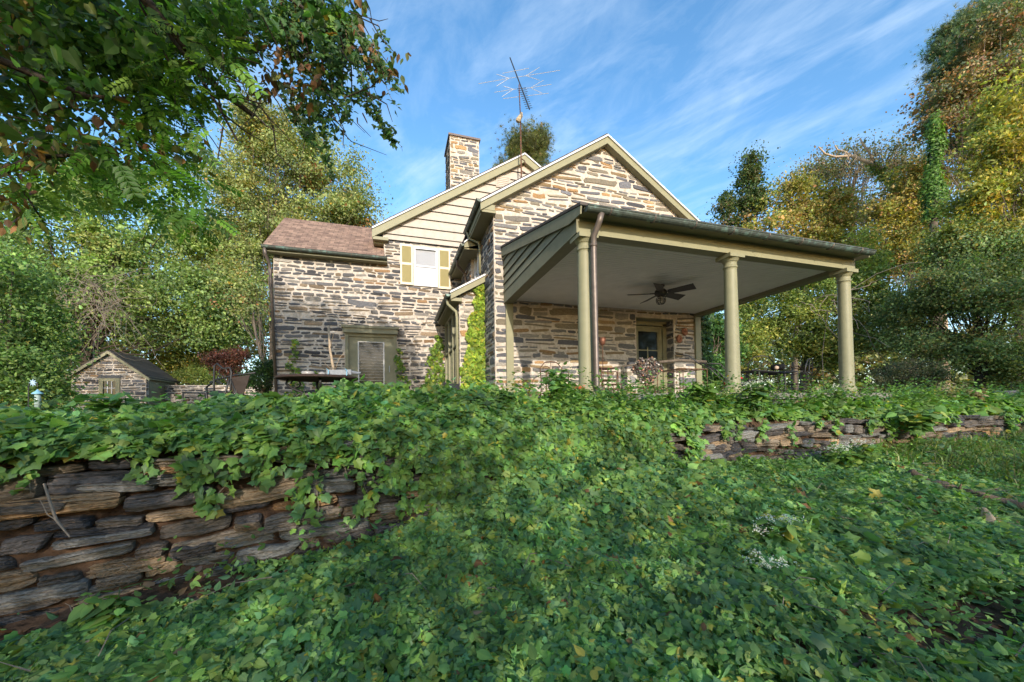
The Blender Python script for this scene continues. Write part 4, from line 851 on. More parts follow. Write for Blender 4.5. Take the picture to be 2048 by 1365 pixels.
n = 7200; k = R.random(n)**1.4; th = R.random(n)*6.283; rr_ = .11+.08*np.sin(k*11+np.sin(th)*1.3)+R.normal(0, .08, n)+.26*k**1.5+.08*np.sin(th*2+k*14)
P = at(1870, 236, 17.8)*(1-k)[:, None]+at(1864, 440, 17.8)*k[:, None]+np.stack([np.cos(th)*rr_, np.sin(th)*rr_, R.normal(0, .08, n)], 1)
leaves('ivy', P, np.stack([np.cos(th), np.sin(th), .3+0*th], 1)+R.normal(0, .35, (n, 3)), .12*np.ones(n), pick([((.10, .20, .035), 4), ((.15, .26, .05), 3), ((.06, .12, .03), 2)], n), T_OVAL, parent=dt)

# hanging bare vines over the shed
def tangle(name, label, cx, cy, D, w, h, n, seed, r=.016, mt=TWIG):
    rr = np.random.default_rng(seed); g = MB()
    for i in range(n):
        a = at(cx+rr.normal(0, w), cy-h+rr.normal(0, h*.3), D+rr.normal(0, .3)); v = rr.normal(0, .25, 3); P = [a]
        for k in range(11):
            v = v*.8+rr.normal(0, .13, 3)+np.array([0, 0, -.05]); P.append(P[-1]+v*.75)
        g.tube(P, np.linspace(r, r*.5, 12), 4, caps=False)
    o = g.build(name, mt, None, True); return tag(o, label, 'vine')
tangle('bare_vines', 'tangle of pale leafless vines hanging above the shed roof', 195, 655, 19.3, 24, 60, 80, 3, .014)
tangle('bare_vines', 'few pale bare vines looping in front of the sunlit tree behind the porch', 1630, 640, 15.6, 45, 35, 12, 4, .018)

# ---------------------------------------------------------------- shade trees behind the camera: their crowns shade the foreground
def shade_blob(name, label, c, rad, n, size, pal=G_GR, seed=0):
    r = np.random.default_rng(seed); d = unit(r.normal(size=(n, 3)))*(r.random((n, 1))**.4)*np.array(rad)
    root = thing(name, (c[0], c[1], -1.9), label, 'tree'); leaves('crown', np.array(c)+d, r.normal(size=(n, 3))+(0, -.6, .3), size*np.ones(n), pick(pal, n), T_QUAD, parent=root)
    g = MB(); g.tube([(c[0], c[1], -2.0), (c[0]+.1, c[1], -.2), (c[0], c[1], c[2]+rad[2]*.3)], [.16, .12, .06], 8); g.build('trunk', BARK, root, True)
#PART3
# far woods: one mass all round the back
def wood(name, a0_, a1_, D, n, h, pal, seed):
    r = np.random.default_rng(seed); t = r.random(n); th = a0_+(a1_-a0_)*t; dist = D+r.normal(0, 3, n)
    hh = h*(.75+.25*np.sin(th*9)+.12*np.sin(th*31)); z = hh*r.random(n)**1.3
    P = np.stack([CAM[0]+np.sin(th)*dist, CAM[1]+np.cos(th)*dist, z-.5], 1); k = (th*40).astype(int)+(z*.6).astype(int)*7
    tone = np.random.default_rng(5).uniform(.6, 1.4, 4000)[k % 4000]
    o = leaves(name, P, r.normal(size=(n, 3))+(0, -.6, .4), np.full(n, .5), pick(pal, n, .2)*tone[:, None], T_STAR)
    return tag(o, kind='stuff', label='distant mixed autumn woodland closing the view', cat='woodland')
wood('far_woodland', YAW-1.15, YAW+1.2, 52, 60000, 6.5, G_OAK+G_BRO+G_MASS, 4)

# ---------------------------------------------------------------- unseen trees placed behind and beside the camera to cast shade
HM = 1.5
for i, (c, rad, n) in enumerate([((-9.5, -14, 1.2), (2.4, 1.4, 2.9), 1612), ((-6.2, -14.5, 1.4), (2.2, 1.4, 3.0), 1612), ((-3.4, -14, 1.0), (2.2, 1.4, 2.7), 1612), ((-.6, -14.4, .4), (2.2, 1.4, 2.3), 1488), ((2.4, -14, .2), (2.3, 1.4, 2.35), 1488), ((5.6, -14.4, .1), (2.3, 1.4, 2.5), 1488), ((8.8, -14, .3), (2.3, 1.4, 2.6), 1488), ((12, -14, .6), (2.6, 1.6, 3.2), 1488)]):
    shade_blob('hedge_tree', ['bushy green tree in the row behind the slope, far left', 'bushy green tree in the row behind the slope, second', 'bushy green tree in the row behind the slope, third', 'bushy green tree in the row behind the slope, fourth', 'bushy green tree in the row behind the slope, fifth', 'bushy green tree in the row behind the slope, sixth', 'bushy green tree in the row behind the slope, seventh', 'bushy green tree in the row behind the slope, far right'][i], c, rad, int(n*HM), .17, seed=i+50)
shade_blob('tall_tree', 'tall leafy tree far to the left that shades the shed', (-19.5, -9, 8.2), (4.5, 3, 3.6), 5200, .24, seed=61)
shade_blob('tall_tree', 'tall leafy tree to the right that shades the terrace end', (14.0, -13, 4.6), (4.2, 2.5, 4.2), 8000, .20, seed=62)

# ---------------------------------------------------------------- overhanging tree, upper left
def inview(P, m=.22):
    q = P-CAM; z = q@FWD; x = (q@RGT)/np.maximum(z, .05)*FPX/1024; y = (-(q@UPV)/np.maximum(z, .05)*FPX+SHIFT)/682.5
    return (z > .3) & (np.abs(x) < 1+m) & (np.abs(y) < 1+m)
ot = thing('overhanging_tree', (-8.2, -8.6, -1.75), 'big dark tree overhead at upper left trailing ivy and reddish leaves', 'tree')
g = MB(); g.tube([(-8.2, -8.6, -1.9), (-8.0, -8.5, 0), (-7.7, -8.3, 2.4), (-7.0, -8.0, 4.6), (-6.2, -7.6, 6.5)], [.34, .26, .23, .18, .1], 12)
g.build('trunk', BARK, ot, True)
g = MB()
def br(pts, r0, r1, seg=7): 
    P = np.array([at(*p) if len(p) == 3 and abs(p[0]) > 20 or p[0] == 0 else p for p in pts], float)
    for k in range(1, len(P)-1): P[k] += R.normal(0, .02, 3)
    g.tube(P, np.linspace(r0, r1, len(P)), seg, caps=False)
SRC = (-7.3, -8.1, 3.2)
br([SRC, (60, -260, 3.6), (270, -20, 4.0), (360, 90, 4.3), (440, 175, 4.6), (508, 232, 4.8)], .075, .028)
br([(330, 60, 4.2), (380, 140, 4.4), (440, 215, 4.5), (475, 282, 4.6)], .022, .012)
br([(430, 170, 4.6), (450, 230, 4.6), (500, 265, 4.7), (530, 285, 4.7)], .014, .006)
br([SRC, (-120, 60, 3.6), (95, 165, 4.0), (180, 190, 4.1), (290, 200, 4.3)], .05, .016)
br([(165, 185, 4.1), (225, 255, 4.3), (270, 290, 4.4), (320, 330, 4.5)], .022, .006)
br([(-120, 420, 3.8), (0, 355, 4.0), (70, 318, 4.1), (140, 308, 4.2), (200, 322, 4.25), (212, 285, 4.3)], .032, .010)
br([(0, 330, 4.0), (50, 390, 4.1), (90, 440, 4.2), (150, 463, 4.3)], .014, .004)
br([(200, -150, 4.2), (480, -60, 4.6), (600, 20, 5.0), (680, 90, 5.2), (740, 150, 5.3)], .035, .008)
br([(600, 20, 5.0), (620, 110, 5.0), (670, 190, 5.1), (700, 215, 5.2)], .012, .004)
br([(275, 0, 4.1), (310, 60, 4.2), (345, 150, 4.3), (350, 210, 4.3)], .014, .005)
for q in range(150):
    a = at(R.uniform(0, 740), R.uniform(-60, 260), R.uniform(4.0, 5.3)); b = a+np.array([R.normal(.1, .22), R.normal(0, .2), R.uniform(-.5, .05)]); g.tube([a, (a+b)/2+R.normal(0, .05, 3), b], [.009, .007, .003], 4, caps=False)
g.build('branches', BARK_D, ot, True)
def blobpts(bl, n, w=None):
    B = np.array(bl, float); w = np.array([b[2]*b[3] for b in bl]) if w is None else np.array(w, float); k = R.choice(len(B), n, p=w/w.sum()); b = B[k]
    a = R.random(n)*2*math.pi; r = np.sqrt(R.random(n)); px = b[:, 0]+b[:, 2]*r*np.cos(a); py = b[:, 1]+b[:, 3]*r*np.sin(a); D = b[:, 4]+R.normal(0, 1, n)*b[:, 5]
    return CAM+(FWD+RGT*((px-1024)/FPX)[:, None]+UPV*((682.5+SHIFT-py)/FPX)[:, None])*D[:, None]
def clumped(P, n, sd):
    return P[R.integers(0, len(P), n)]+R.normal(0, sd, (n, 3))
drk = [((.06, .12, .03), 5), ((.09, .17, .035), 4), ((.04, .08, .025), 3), ((.15, .20, .04), 1)]
c0 = blobpts([(70, 70, 190, 130, 4.6, .5), (230, 40, 190, 120, 4.8, .5), (420, 30, 120, 80, 5.0, .4), (60, 200, 130, 70, 4.6, .4), (230, 130, 150, 80, 4.8, .4), (640, 30, 90, 50, 5.2, .3)], 300)
P = clumped(c0, 7200, .13); leaves('crown', P, R.normal(size=(len(P), 3))+(0, -.2, .7), (.078*np.exp(R.normal(0, .3, len(P)))), pick(drk, len(P)), T_HEART, LEAF_T, parent=ot)
# compound leaves
c1_ = blobpts([(370, 90, 110, 130, 4.6, .4), (330, 250, 90, 90, 4.5, .3), (350, 380, 70, 60, 4.4, .25), (240, 330, 90, 70, 4.4, .25), (120, 320, 120, 60, 4.3, .3), (280, 180, 120, 90, 4.6, .3), (60, 400, 60, 30, 4.2, .2), (390, 440, 45, 30, 4.4, .1), (460, 60, 60, 80, 5, .3)], 620)
tg = np.stack([R.normal(.25, .5, len(c1_)), R.normal(-.1, .5, len(c1_)), R.normal(-.75, .35, len(c1_))], 1)
leaves('compound_leaves', c1_, R.normal(0, .6, (len(c1_), 3))+(0, -.5, .7), R.uniform(.24, .36, len(c1_)), pick([((.10, .20, .035), 5), ((.15, .27, .04), 4), ((.07, .15, .035), 3)], len(c1_)), T_PIN, LEAF_T, parent=ot, tang=tg)
# reddish and olive oval leaves
c2_ = blobpts([(120, 270, 130, 50, 4.2, .3), (300, 300, 80, 40, 4.3, .2), (30, 300, 60, 60, 4.1, .2), (600, 90, 110, 90, 5.1, .3), (720, 60, 50, 70, 5.2, .2), (765, 125, 35, 40, 5.3, .1), (560, 170, 80, 50, 5, .3), (40, 60, 80, 80, 4.2, .3), (20, 430, 30, 50, 4.1, .1)], 130)
P = clumped(c2_, 1150, .09); tg = np.stack([R.normal(0, .35, len(P)), R.normal(0, .35, len(P)), -np.ones(len(P))], 1)
leaves('reddish_leaves', P, R.normal(0, .8, (len(P), 3))+(0, -.8, .2), .10*np.exp(R.normal(0, .2, len(P))), pick([((.13, .065, .03), 4), ((.12, .12, .03), 6), ((.20, .10, .04), 3), ((.07, .11, .03), 5), ((.30, .20, .04), 1)], len(P)), T_OVAL, parent=ot, tang=tg)
# hanging ivy
iv = MB(); IP = []; 
starts = [(R.uniform(545, 700), R.uniform(-20, 140)) for _ in range(26)]+[(R.uniform(680, 760), R.uniform(20, 190)) for _ in range(14)]+[(R.uniform(560, 660), R.uniform(120, 230)) for _ in range(12)]
for (x, y) in starts:
    a = at(x, y, R.uniform(4.9, 5.4)); L_ = R.uniform(.35, .95); v = np.array([R.uniform(.05, .55), R.normal(0, .15), -1.0]); v /= np.linalg.norm(v); pts = [a]
    for k in range(9): v = unit(v+R.normal(0, .14, 3)+np.array([.03, 0, 0])); pts.append(pts[-1]+v*L_/9)
    iv.tube(pts, np.linspace(.006, .002, 10), 4, caps=False); pts = np.array(pts)
    m = int(L_*42); t = R.random(m)*8.99; k = t.astype(int); IP.append(pts[k]+(pts[k+1]-pts[k])*(t-k)[:, None]+R.normal(0, .028, (m, 3)))
cP = blobpts([(620, 60, 70, 80, 5.1, .2), (650, 180, 60, 60, 5.1, .15), (580, 20, 80, 60, 5.1, .25), (690, 80, 40, 70, 5.2, .15)], 90); IP.append(clumped(cP, 1700, .10)); IP = np.concatenate(IP)
iv.build('ivy_stems', TWIG, ot)
tg = np.stack([R.normal(.1, .4, len(IP)), R.normal(0, .4, len(IP)), -np.ones(len(IP))], 1)
leaves('ivy_leaves', IP, R.normal(0, .55, (len(IP), 3))+(-.1, -1, .3), .062*np.exp(R.normal(0, .25, len(IP))), pick([((.045, .10, .03), 5), ((.07, .15, .035), 4), ((.12, .20, .04), 1.5)], len(IP)), T_IVY, parent=ot, tang=tg)
# the crown above and behind, out of the frame, that shades the wing and the terrace
r_ = np.random.default_rng(9)
Q = []
for (c, rad, n) in (((-6.3, -8.4, 5.6), (2.0, 1.6, 2.3), 4600), ((-8.6, -8.8, 6.6), (2.2, 1.8, 2.6), 4200), ((-3.6, -8.9, 5.2), (1.2, 1.2, 1.0), 900)):
    d = unit(r_.normal(size=(n, 3)))*(r_.random((n, 1))**.4)*np.array(rad); Q.append(np.array(c)+d)
Q = np.concatenate(Q); Q = Q[~inview(Q, .02)]
leaves('upper_crown', Q, r_.normal(size=Q.shape)+(0, -.5, .5), np.full(len(Q), .145), pick(G_GR, len(Q)), T_QUAD, parent=ot)

# ---------------------------------------------------------------- ground cover
def cover(name, P, size, pal, tpl, up=(-.1, -.62, .85), jit=.55, label=None, dark=None):
    k = inview(P); P = P[k]; size = size[k] if np.ndim(size) else np.full(len(P), size)
    tg = np.stack([R.normal(0, .7, len(P)), R.normal(-.7, .7, len(P)), R.normal(-.4, .3, len(P))], 1)
    col = pick(pal, len(P), .22)
    patch = np.exp(.25*noise2(P[:, 0]*2.5, P[:, 1]*2.5+P[:, 2]*2, 8)); col = col*patch[:, None]
    o = leaves(name, P, R.normal(0, jit, (len(P), 3))+up, size, col, tpl, tang=tg)
    return tag(o, label, 'ground cover', None, 'stuff')
def dist(P): return np.linalg.norm(P-CAM, axis=1)
# lower slope
n = 520000; u = R.uniform(-7, 17, n); w_ = -R.uniform(0, 4.6, n); v = wallv(u)+w_
h = .09+.075*np.clip(noise2(u*1.6, v*1.6, 21), -1, 2)
h = h+.56*np.exp(-((u+.45)/1.4)**2)*np.clip(1+w_/1.3, 0, 1)+.10*np.clip(noise2(u*2.6, v*2.6, 91), 0, 2)+.14*np.exp(-((u-1.3)/.9)**2-((v+6.5)/.6)**2)
h = np.clip(h, .03, 1)
gz = slope_z(u, v); top = R.random(n)**.55; P = np.stack([u, v, gz+.015+h*top], 1); d = dist(P)
keep = R.random(n) < np.clip(1.5/(1+d*.16), 0, 1)
bare = (np.exp(-((u-.7)/.9)**2-((v+7.75)/.40)**2)+.95*np.exp(-((u-2.2)/1.3)**2-((v+7.75)/.42)**2)+.8*np.exp(-((u+.2)/.5)**2-((v+7.9)/.25)**2)+.9*np.exp(-((u+3.6)/1.0)**2-((v+6.35)/.3)**2)+np.where((u < -2.5) & (w_ > -.35), .9, 0)+.5*np.exp(-((u+3.0)/.45)**2-((v+7.5)/.3)**2)+.25*(noise2(u*2.2, v*2.2, 33) < -.75))
keep &= R.random(n) > np.clip(bare*(.80+.25*noise2(u*5, v*5, 12)), 0, .97)
keep &= ~((u > 6.5) & (w_ > -2.2) & (R.random(n) < .3))
P = P[keep]; d = d[keep]; sz = np.minimum(np.clip(.030+.0042*d, .038, .09)*np.exp(R.normal(0, .42, len(P))), .026*d+.01)
k3 = R.random(len(P))
for (a_, b_, tp_, f_, lb_) in ((0, .30, T_LOBE, 1.1, 'lobed green vine leaves blanketing the slope'), (.30, .45, T_DEEP, 1.25, 'deeply cut green vine leaves blanketing the slope'), (.45, .72, T_HEART, .9, 'heart shaped green leaves mixed into the slope cover'), (.72, .94, T_OVAL, .75, 'small oval leaves low in the slope cover'), (.94, 1.01, T_LANCE, 1.5, 'narrow pointed leaves mixed into the slope cover')):
    q_ = (k3 >= a_) & (k3 < b_); cover('ground_cover', P[q_], sz[q_]*f_, G_COVER, tp_, label=lb_)
# terrace bed behind and over the wall
n = 170000; u = R.uniform(-9, 16, n); ww = R.uniform(-.10, 3.0, n)**1.0; ww = np.where(R.random(n) < .35, R.uniform(-.12, .5, n), ww); ww = np.where((u > 1.6) & (ww < .06), ww+.3, ww); v = wallv(u)+ww
hl = np.interp(u, [-9, -4.8, -3.5, -2.6, -1.5, 0, 1, 3, 6, 8, 16], [.22, .25, .34, .44, .46, .46, .50, .50, .48, .42, .40])
h = hl*(.9+.45*noise2(u*3, v*3, 44)); h = h*np.clip(.40+ww*1.1, .25, 1)
ok = ~((u > -.15) & (u < 6.85) & (v > -4.6)) & ~((u > -4.7) & (u <= -.1) & (v > -2.6))
P = np.stack([u, v, terr_z(u, v)-.02+h*R.random(n)**.5-np.where(ww < .02, R.uniform(0, .20, n)*np.where(u < -3.3, .4, 1), 0)], 1)[ok]; d = dist(P); kk = R.random(len(P)) < np.clip(1.9/(1+d*.18), 0, 1); P = P[kk]; d = d[kk]
sz = np.minimum(np.clip(.034+.0048*d, .046, .10)*np.exp(R.normal(0, .42, len(P))), .022*d+.02); k3 = R.random(len(P)) < .6
GT = [((.13, .245, .065), 6), ((.175, .30, .065), 5), ((.10, .205, .08), 4), ((.19, .29, .06), 2), ((.36, .32, .05), .35)]
cover('terrace_vines', P[k3], sz[k3], GT, T_LOBE, up=(0, -.55, .9), label='thick lobed vine leaves heaped over the top of the retaining wall')
cover('terrace_vines', P[~k3], sz[~k3], GT, T_HEART, up=(0, -.55, .9), label='heart shaped vine leaves heaped over the top of the retaining wall')
# leaves creeping down the face of the wall
us = []
for q in range(520):
    a = R.uniform(-6, 14) if q < 300 else R.uniform(-2.4, .8); dens = np.interp(a, [-6, -4.6, -3.9, -3.3, -2.5, -1.6, -.8, .6, 1.6, 3, 4.5, 6, 14], [.35, .25, .12, .5, .5, .7, 1, 1, .35, .12, .2, .2, .3])
    if R.random() < dens: us.append(a)
VP_ = []; vs = MB()
for a in us:
    L_ = R.uniform(.12, .75)*np.interp(a, [-6, -4, -3.3, -1.5, .5, 2, 14], [.6, .45, 1, 1.2, 1.2, .6, .8]); z = -.47; x = a; pts = []
    nst = max(3, int(L_/.06)); dx_ = R.normal(0, .012)
    for k in range(nst): pts.append((x, wallv(x)-.065-R.random()*.03, z)); z -= L_/nst; dx_ += R.normal(0, .007); x += dx_
    vs.tube(pts, .0035, 4, caps=False); pts = np.array(pts); m = int(L_*R.uniform(40, 130)); t = R.random(m)*(len(pts)-1.01); k = t.astype(int)
    VP_.append(pts[k]+R.normal(0, .04, (m, 3))*np.array([1, .35, 1])+np.array([0, -.035, 0]))
VP_ = np.concatenate(VP_)
cover('hanging_vines', VP_, np.minimum(np.clip(.036+.005*dist(VP_), .045, .10)*np.exp(R.normal(0, .4, len(VP_))), .09), GT, T_LOBE, up=(-.1, -1, .45), label='vine leaves trailing down the face of the retaining wall')
tag(vs.build('vine_stems', TWIG, None), 'thin vine stems trailing down the retaining wall', 'vine', None, 'stuff')
# runners and twigs among the cover
g = MB()
for q in range(260):
    u = R.uniform(-5, 10); w_ = -R.uniform(.1, 4.0); v = wallv(u)+w_; z = slope_z(u, v)+R.uniform(.03, .2); a = R.uniform(0, 6.28); L_ = R.uniform(.15, .5); e = (u+math.cos(a)*L_, v+math.sin(a)*L_); 
    g.tube([(u, v, z), ((u+e[0])/2, (v+e[1])/2, z+R.uniform(0, .08)), (e[0], e[1], slope_z(*e)+R.uniform(.02, .2))], [.004, .003, .002], 4, caps=False)
tag(g.build('dry_stems', TWIG, None), 'dry stems and runners lying among the ground cover', 'stems', None, 'stuff')
# fallen leaves
n = 9500; u = R.uniform(-5.5, 9, n); w_ = -R.uniform(0, 4.4, n); v = wallv(u)+w_; hi = R.random(n) < .03
P = np.stack([u, v, slope_z(u, v)+np.where(hi, R.uniform(.08, .2, n), .012)], 1); P = P[inview(P)]
o = leaves('leaf_litter', P, R.normal(0, .3, (len(P), 3))+(0, -.15, 1), np.minimum(.042*np.exp(R.normal(0, .4, len(P))), .075), pick([((.20, .09, .045), 5), ((.12, .065, .04), 5), ((.32, .15, .05), 2), ((.26, .17, .12), 3)], len(P)), T_HEART)
tag(o, 'fallen brown leaves scattered on the soil', 'leaf litter', None, 'stuff')
# grass
n = 9000; u = R.uniform(4.6, 13, n); w_ = -R.uniform(.1, 2.5, n)**1.0; v = wallv(u)+w_; k = R.random(n) < np.clip((u-4.2)/2.5, 0, 1)*np.clip(.4+.6*noise2(u*1.5, v*1.5, 9), .1, 1)
u, v = u[k], v[k]; n = len(u); hh = R.uniform(.12, .42, n); a = R.random(n)*6.28; lean = R.uniform(.3, 1.1, n)*hh; wd = .006+R.random(n)*.006
B0 = np.stack([u, v, slope_z(u, v)], 1); dv = np.stack([np.cos(a), np.sin(a), 0*a], 1); sv = np.stack([-np.sin(a), np.cos(a), 0*a], 1)*wd[:, None]
M1 = B0+dv*(lean*.35)[:, None]+np.array([0, 0, 1])*(hh*.65)[:, None]; T1 = B0+dv*(lean*1.3)[:, None]+np.array([0, 0, 1])*(hh*.85)[:, None]
V = np.stack([B0-sv, B0+sv, M1+sv*.8, M1-sv*.8, T1], 1).reshape(-1, 3); F = (np.array([(0, 1, 2), (0, 2, 3), (3, 2, 4)])[None]+np.arange(n)[:, None, None]*5).reshape(-1)
me = bpy.data.meshes.new('tall_grass'); fill(me, V, F, np.full(n*3, 3)); at_ = me.attributes.new('leafcol', 'FLOAT_COLOR', 'FACE'); cc = np.ones((n, 3, 4), np.float32); cc[:, :, :3] = np.clip(pick([((.12, .18, .05), 5), ((.18, .21, .06), 4), ((.24, .24, .10), 2)], n), 0, 1)[:, None]; at_.data.foreach_set('color', cc.ravel()); me.materials.append(LEAF)
tag(link('tall_grass', me, None, np.zeros(3)), 'tall seeding grass at the right end of the retaining wall', 'grass', None, 'stuff')
#PART4
# ---------------------------------------------------------------- wall climbers
def climber(name, label, pts, n, size=.085, pal=None, stems=(), nrm=(0, -1, .25)):
    """pts: function of n -> positions on a wall"""
    P = pts(n); root = thing(name, (P[:, 0].mean(), P[:, 1].mean(), P[:, 2].min()), label, 'climbing plant')
    tg = np.stack([R.normal(0, .35, len(P)), R.normal(0, .2, len(P)), -np.ones(len(P))], 1)
    leaves('leaves', P, R.normal(0, .38, (len(P), 3))+nrm, size*np.exp(R.normal(0, .25, len(P))), pick(pal or VG, len(P)), T_LOBE3, parent=root, tang=tg)
    g = MB()
    for q in stems: g.tube(q, np.linspace(.008, .003, len(q)), 5)
    if stems: g.build('stems', TWIG, root)
    return root
VG = [((.13, .21, .03), 5), ((.19, .27, .035), 4), ((.09, .16, .03), 4), ((.32, .30, .04), 1)]
def tri_patch(yv, xl, xr, z0, apex, az, pw=.8):
    def f(n):
        t = R.random(n)**1.5; z = z0+(az-z0)*t; e_ = .07*np.sin(z*5+xl*9)+.05*np.sin(z*13+xl); w0, w1 = xl+(apex-.05-xl)*t**pw+e_, xr+(apex+.05-xr)*t**1.5+e_*.4
        x = w0+(w1-w0)*R.random(n)+R.normal(0, .035, n); return np.stack([x, yv-.04-R.random(n)*.06, z], 1)
    return f
climber('boston_ivy', 'bright green ivy climbing the narrow sunroom wall beside the porch', tri_patch(1.13, -.68, -.02, .1, -.12, 3.4, 1.3), 3000, .10, [((.22, .32, .035), 5), ((.30, .38, .05), 4), ((.14, .22, .03), 4), ((.40, .38, .05), 1)], [[(-.25, 1.1, 0), (-.22, 1.1, 1.2), (-.15, 1.1, 2.4), (-.1, 1.1, 3.2)]])
climber('boston_ivy', 'yellow green ivy spreading over the rear wall left of the sunroom windows', tri_patch(4.17, -1.75, -.75, .2, -1.0, 2.4), 520, .10, None, [[(-1.6, 4.13, 2.0), (-1.9, 4.12, 1.5), (-1.75, 4.1, 1.0), (-1.9, 4.1, .4)], [(-1.2, 4.13, 3.2), (-1.5, 4.12, 2.7), (-1.9, 4.1, 2.1)]])
climber('boston_ivy', 'slim ivy spire on the rear wall beside the left downspout', tri_patch(4.17, -5.75, -5.25, .1, -5.53, 2.1), 170, .09)
climber('boston_ivy', 'ivy edging the right side of the grey green back door', tri_patch(4.12, -2.36, -2.0, .1, -2.33, 1.9), 170, .09)
climber('boston_ivy', 'low ivy wisp on the rear wall between downspout spire and stick', tri_patch(4.17, -5.0, -4.7, .1, -4.83, 1.1), 90, .08)
climber('boston_ivy', 'dark creeper covering the far right corner of the main gable', lambda n: np.stack([R.uniform(6.5, 6.85, n), R.uniform(-.12, .1, n), R.uniform(.3, 2.7, n)], 1), 900, .09, [((.05, .11, .035), 4), ((.09, .17, .04), 3)])

# ---------------------------------------------------------------- aerial
ant = thing('tv_aerial', (1.93, 3.88, 7.6), 'old television aerial on a rusty mast above the rear gable', 'aerial')
def AT(px, py): return at(px, py, depth_at)
mb0 = at(1043, 375, 13.9); depth_at = 13.9
g = MB(); m_top = at(1038, 170, 13.9); m_mid = at(1041, 238, 13.9)
g.tube([mb0+(0, 0, -.5), m_mid], .028, 8); g.tube([m_mid, m_top], .02, 8); g.build('mast', RUST, ant)
g = MB(); c_ = at(1037, 237, 13.9); g.tube([at(1043, 226, 13.85), at(1042, 232, 13.85), at(1036, 242, 13.8), at(1035, 244, 13.8)], [.04, .07, .095, .07], 10); g.build('rotor_box', mat('tan_plastic', (.38, .30, .19), .6, noise=.3), ant)
bmA, bmB = at(1020, 116, 14.4), at(1059, 219, 12.9); bd = unit(bmB-bmA); bl = np.linalg.norm(bmB-bmA)
g = MB(); g.tube([bmA, bmB], .022, 6); g.build('boom', IRON, ant)
def cross(o, px0, py0, px1, py1, t, r=.010):
    c = bmA+bd*bl*t; e0 = at(px0, py0, 13.9); e1 = at(px1, py1, 13.9); o.tube([e0, e1], r, 5)
g = MB()
for q in ((1005, 147, 1058, 137), (957, 168, 1018, 157), (1018, 157, 1052, 152), (1052, 152, 1120, 141), (1018, 157, 993, 149), (1018, 157, 993, 173), (1052, 152, 1079, 135), (1052, 152, 1079, 161),
          (989, 185, 1027, 179), (1027, 179, 1061, 176), (1061, 176, 1103, 169), (1027, 179, 1007, 173), (1027, 179, 1004, 194), (1061, 176, 1087, 161), (1061, 176, 1084, 187), (1006, 198, 1045, 193), (1045, 193, 1097, 187)): cross(g, *q, .3, .008)
g.build('elements', ALU, ant)
g = MB()
for i in range(11):
    c = bmA+bd*bl*(.62+.036*i); w2 = .11+.05*(i < 3); g.tube([c-np.array([math.cos(YAW), -math.sin(YAW), .12])*w2, c+np.array([math.cos(YAW), -math.sin(YAW), .12])*w2], .009, 5)
g.build('directors', IRON, ant)
g = MB(); g.tube([at(1043, 318, 13.9), at(1049, 322, 13.85), at(1052, 330, 13.85)], .02, 6); g.build('bracket', RUST, ant); g = MB(); g.tube([at(1043, 342, 13.9), at(1050, 346, 13.85)], .02, 6); g.build('bracket', RUST, ant)

# ---------------------------------------------------------------- ceiling fan
fc = np.array([3.42, -2.06, 2.59])
fn_ = thing('ceiling_fan', fc, 'black five bladed ceiling fan with caged lamp under the porch ceiling', 'ceiling fan')
g = MB(); g.lathe([(.085, 0), (.085, -.03), (.06, -.055), (.06, -.06), (.06, -.09), (.09, -.10), (.13, -.13), (.14, -.20), (.12, -.24), (.07, -.26), (.065, -.27)], fc, 20); g.build('motor', IRON, fn_, True)
for i in range(5):
    a = math.radians(12+72*i); d = np.array([math.cos(a), math.sin(a), 0]); s_ = np.array([-math.sin(a), math.cos(a), 0]); g = MB(); z = np.array([0, 0, 1.0]); P = []
    for dz in (-.006, .006):
        for (x, y) in ((.17, -.07), (.74, -.10), (.74, .10), (.17, .07)): P.append(fc+d*x+s_*y+z*(-.19+dz-y*.35))
    g.hexa(P); bl_ = g.build('blade', IRON, fn_)
    g = MB(); g.tube([fc+d*.10+z*-.185, fc+d*.24+z*-.19], .014, 6); g.build('blade_arm', IRON, bl_)
g = MB()
for k in range(8):
    a = 2*math.pi*k/8; d = np.array([math.cos(a), math.sin(a), 0]); g.tube([fc+d*r_0+np.array([0, 0, z_0]) for r_0, z_0 in ((.07, -.26), (.10, -.30), (.105, -.36), (.085, -.42), (.03, -.44))], .006, 5)
for r_0, z_0 in ((.105, -.33), (.103, -.37), (.07, -.43)): g.tube([fc+np.array([math.cos(t)*r_0, math.sin(t)*r_0, z_0]) for t in np.linspace(0, 6.283, 17)], .006, 5)
cg = g.build('lamp_cage', IRON, fn_)
g = MB(); g.lathe([(.02, -.26), (.045, -.28), (.055, -.34), (.045, -.39), (.01, -.405)], fc, 14); g.build('lamp_glass', mat('frosted_glass', (.35, .33, .3), .2), cg, True)

# ---------------------------------------------------------------- things on the terrace and porch
def tubes(o, paths, r, seg=6):
    for p in paths: o.tube(p, r, seg)
    return o
def arc(c, r, t0, t1, ax, ay, n=10): return [np.array(c)+np.array(ax)*r*math.cos(t)+np.array(ay)*r*math.sin(t) for t in np.linspace(t0, t1, n)]
EX = np.array([math.cos(YAW), -math.sin(YAW), 0]); EY = np.array([math.sin(YAW), math.cos(YAW), 0]); EZ = np.array([0, 0, 1.0])
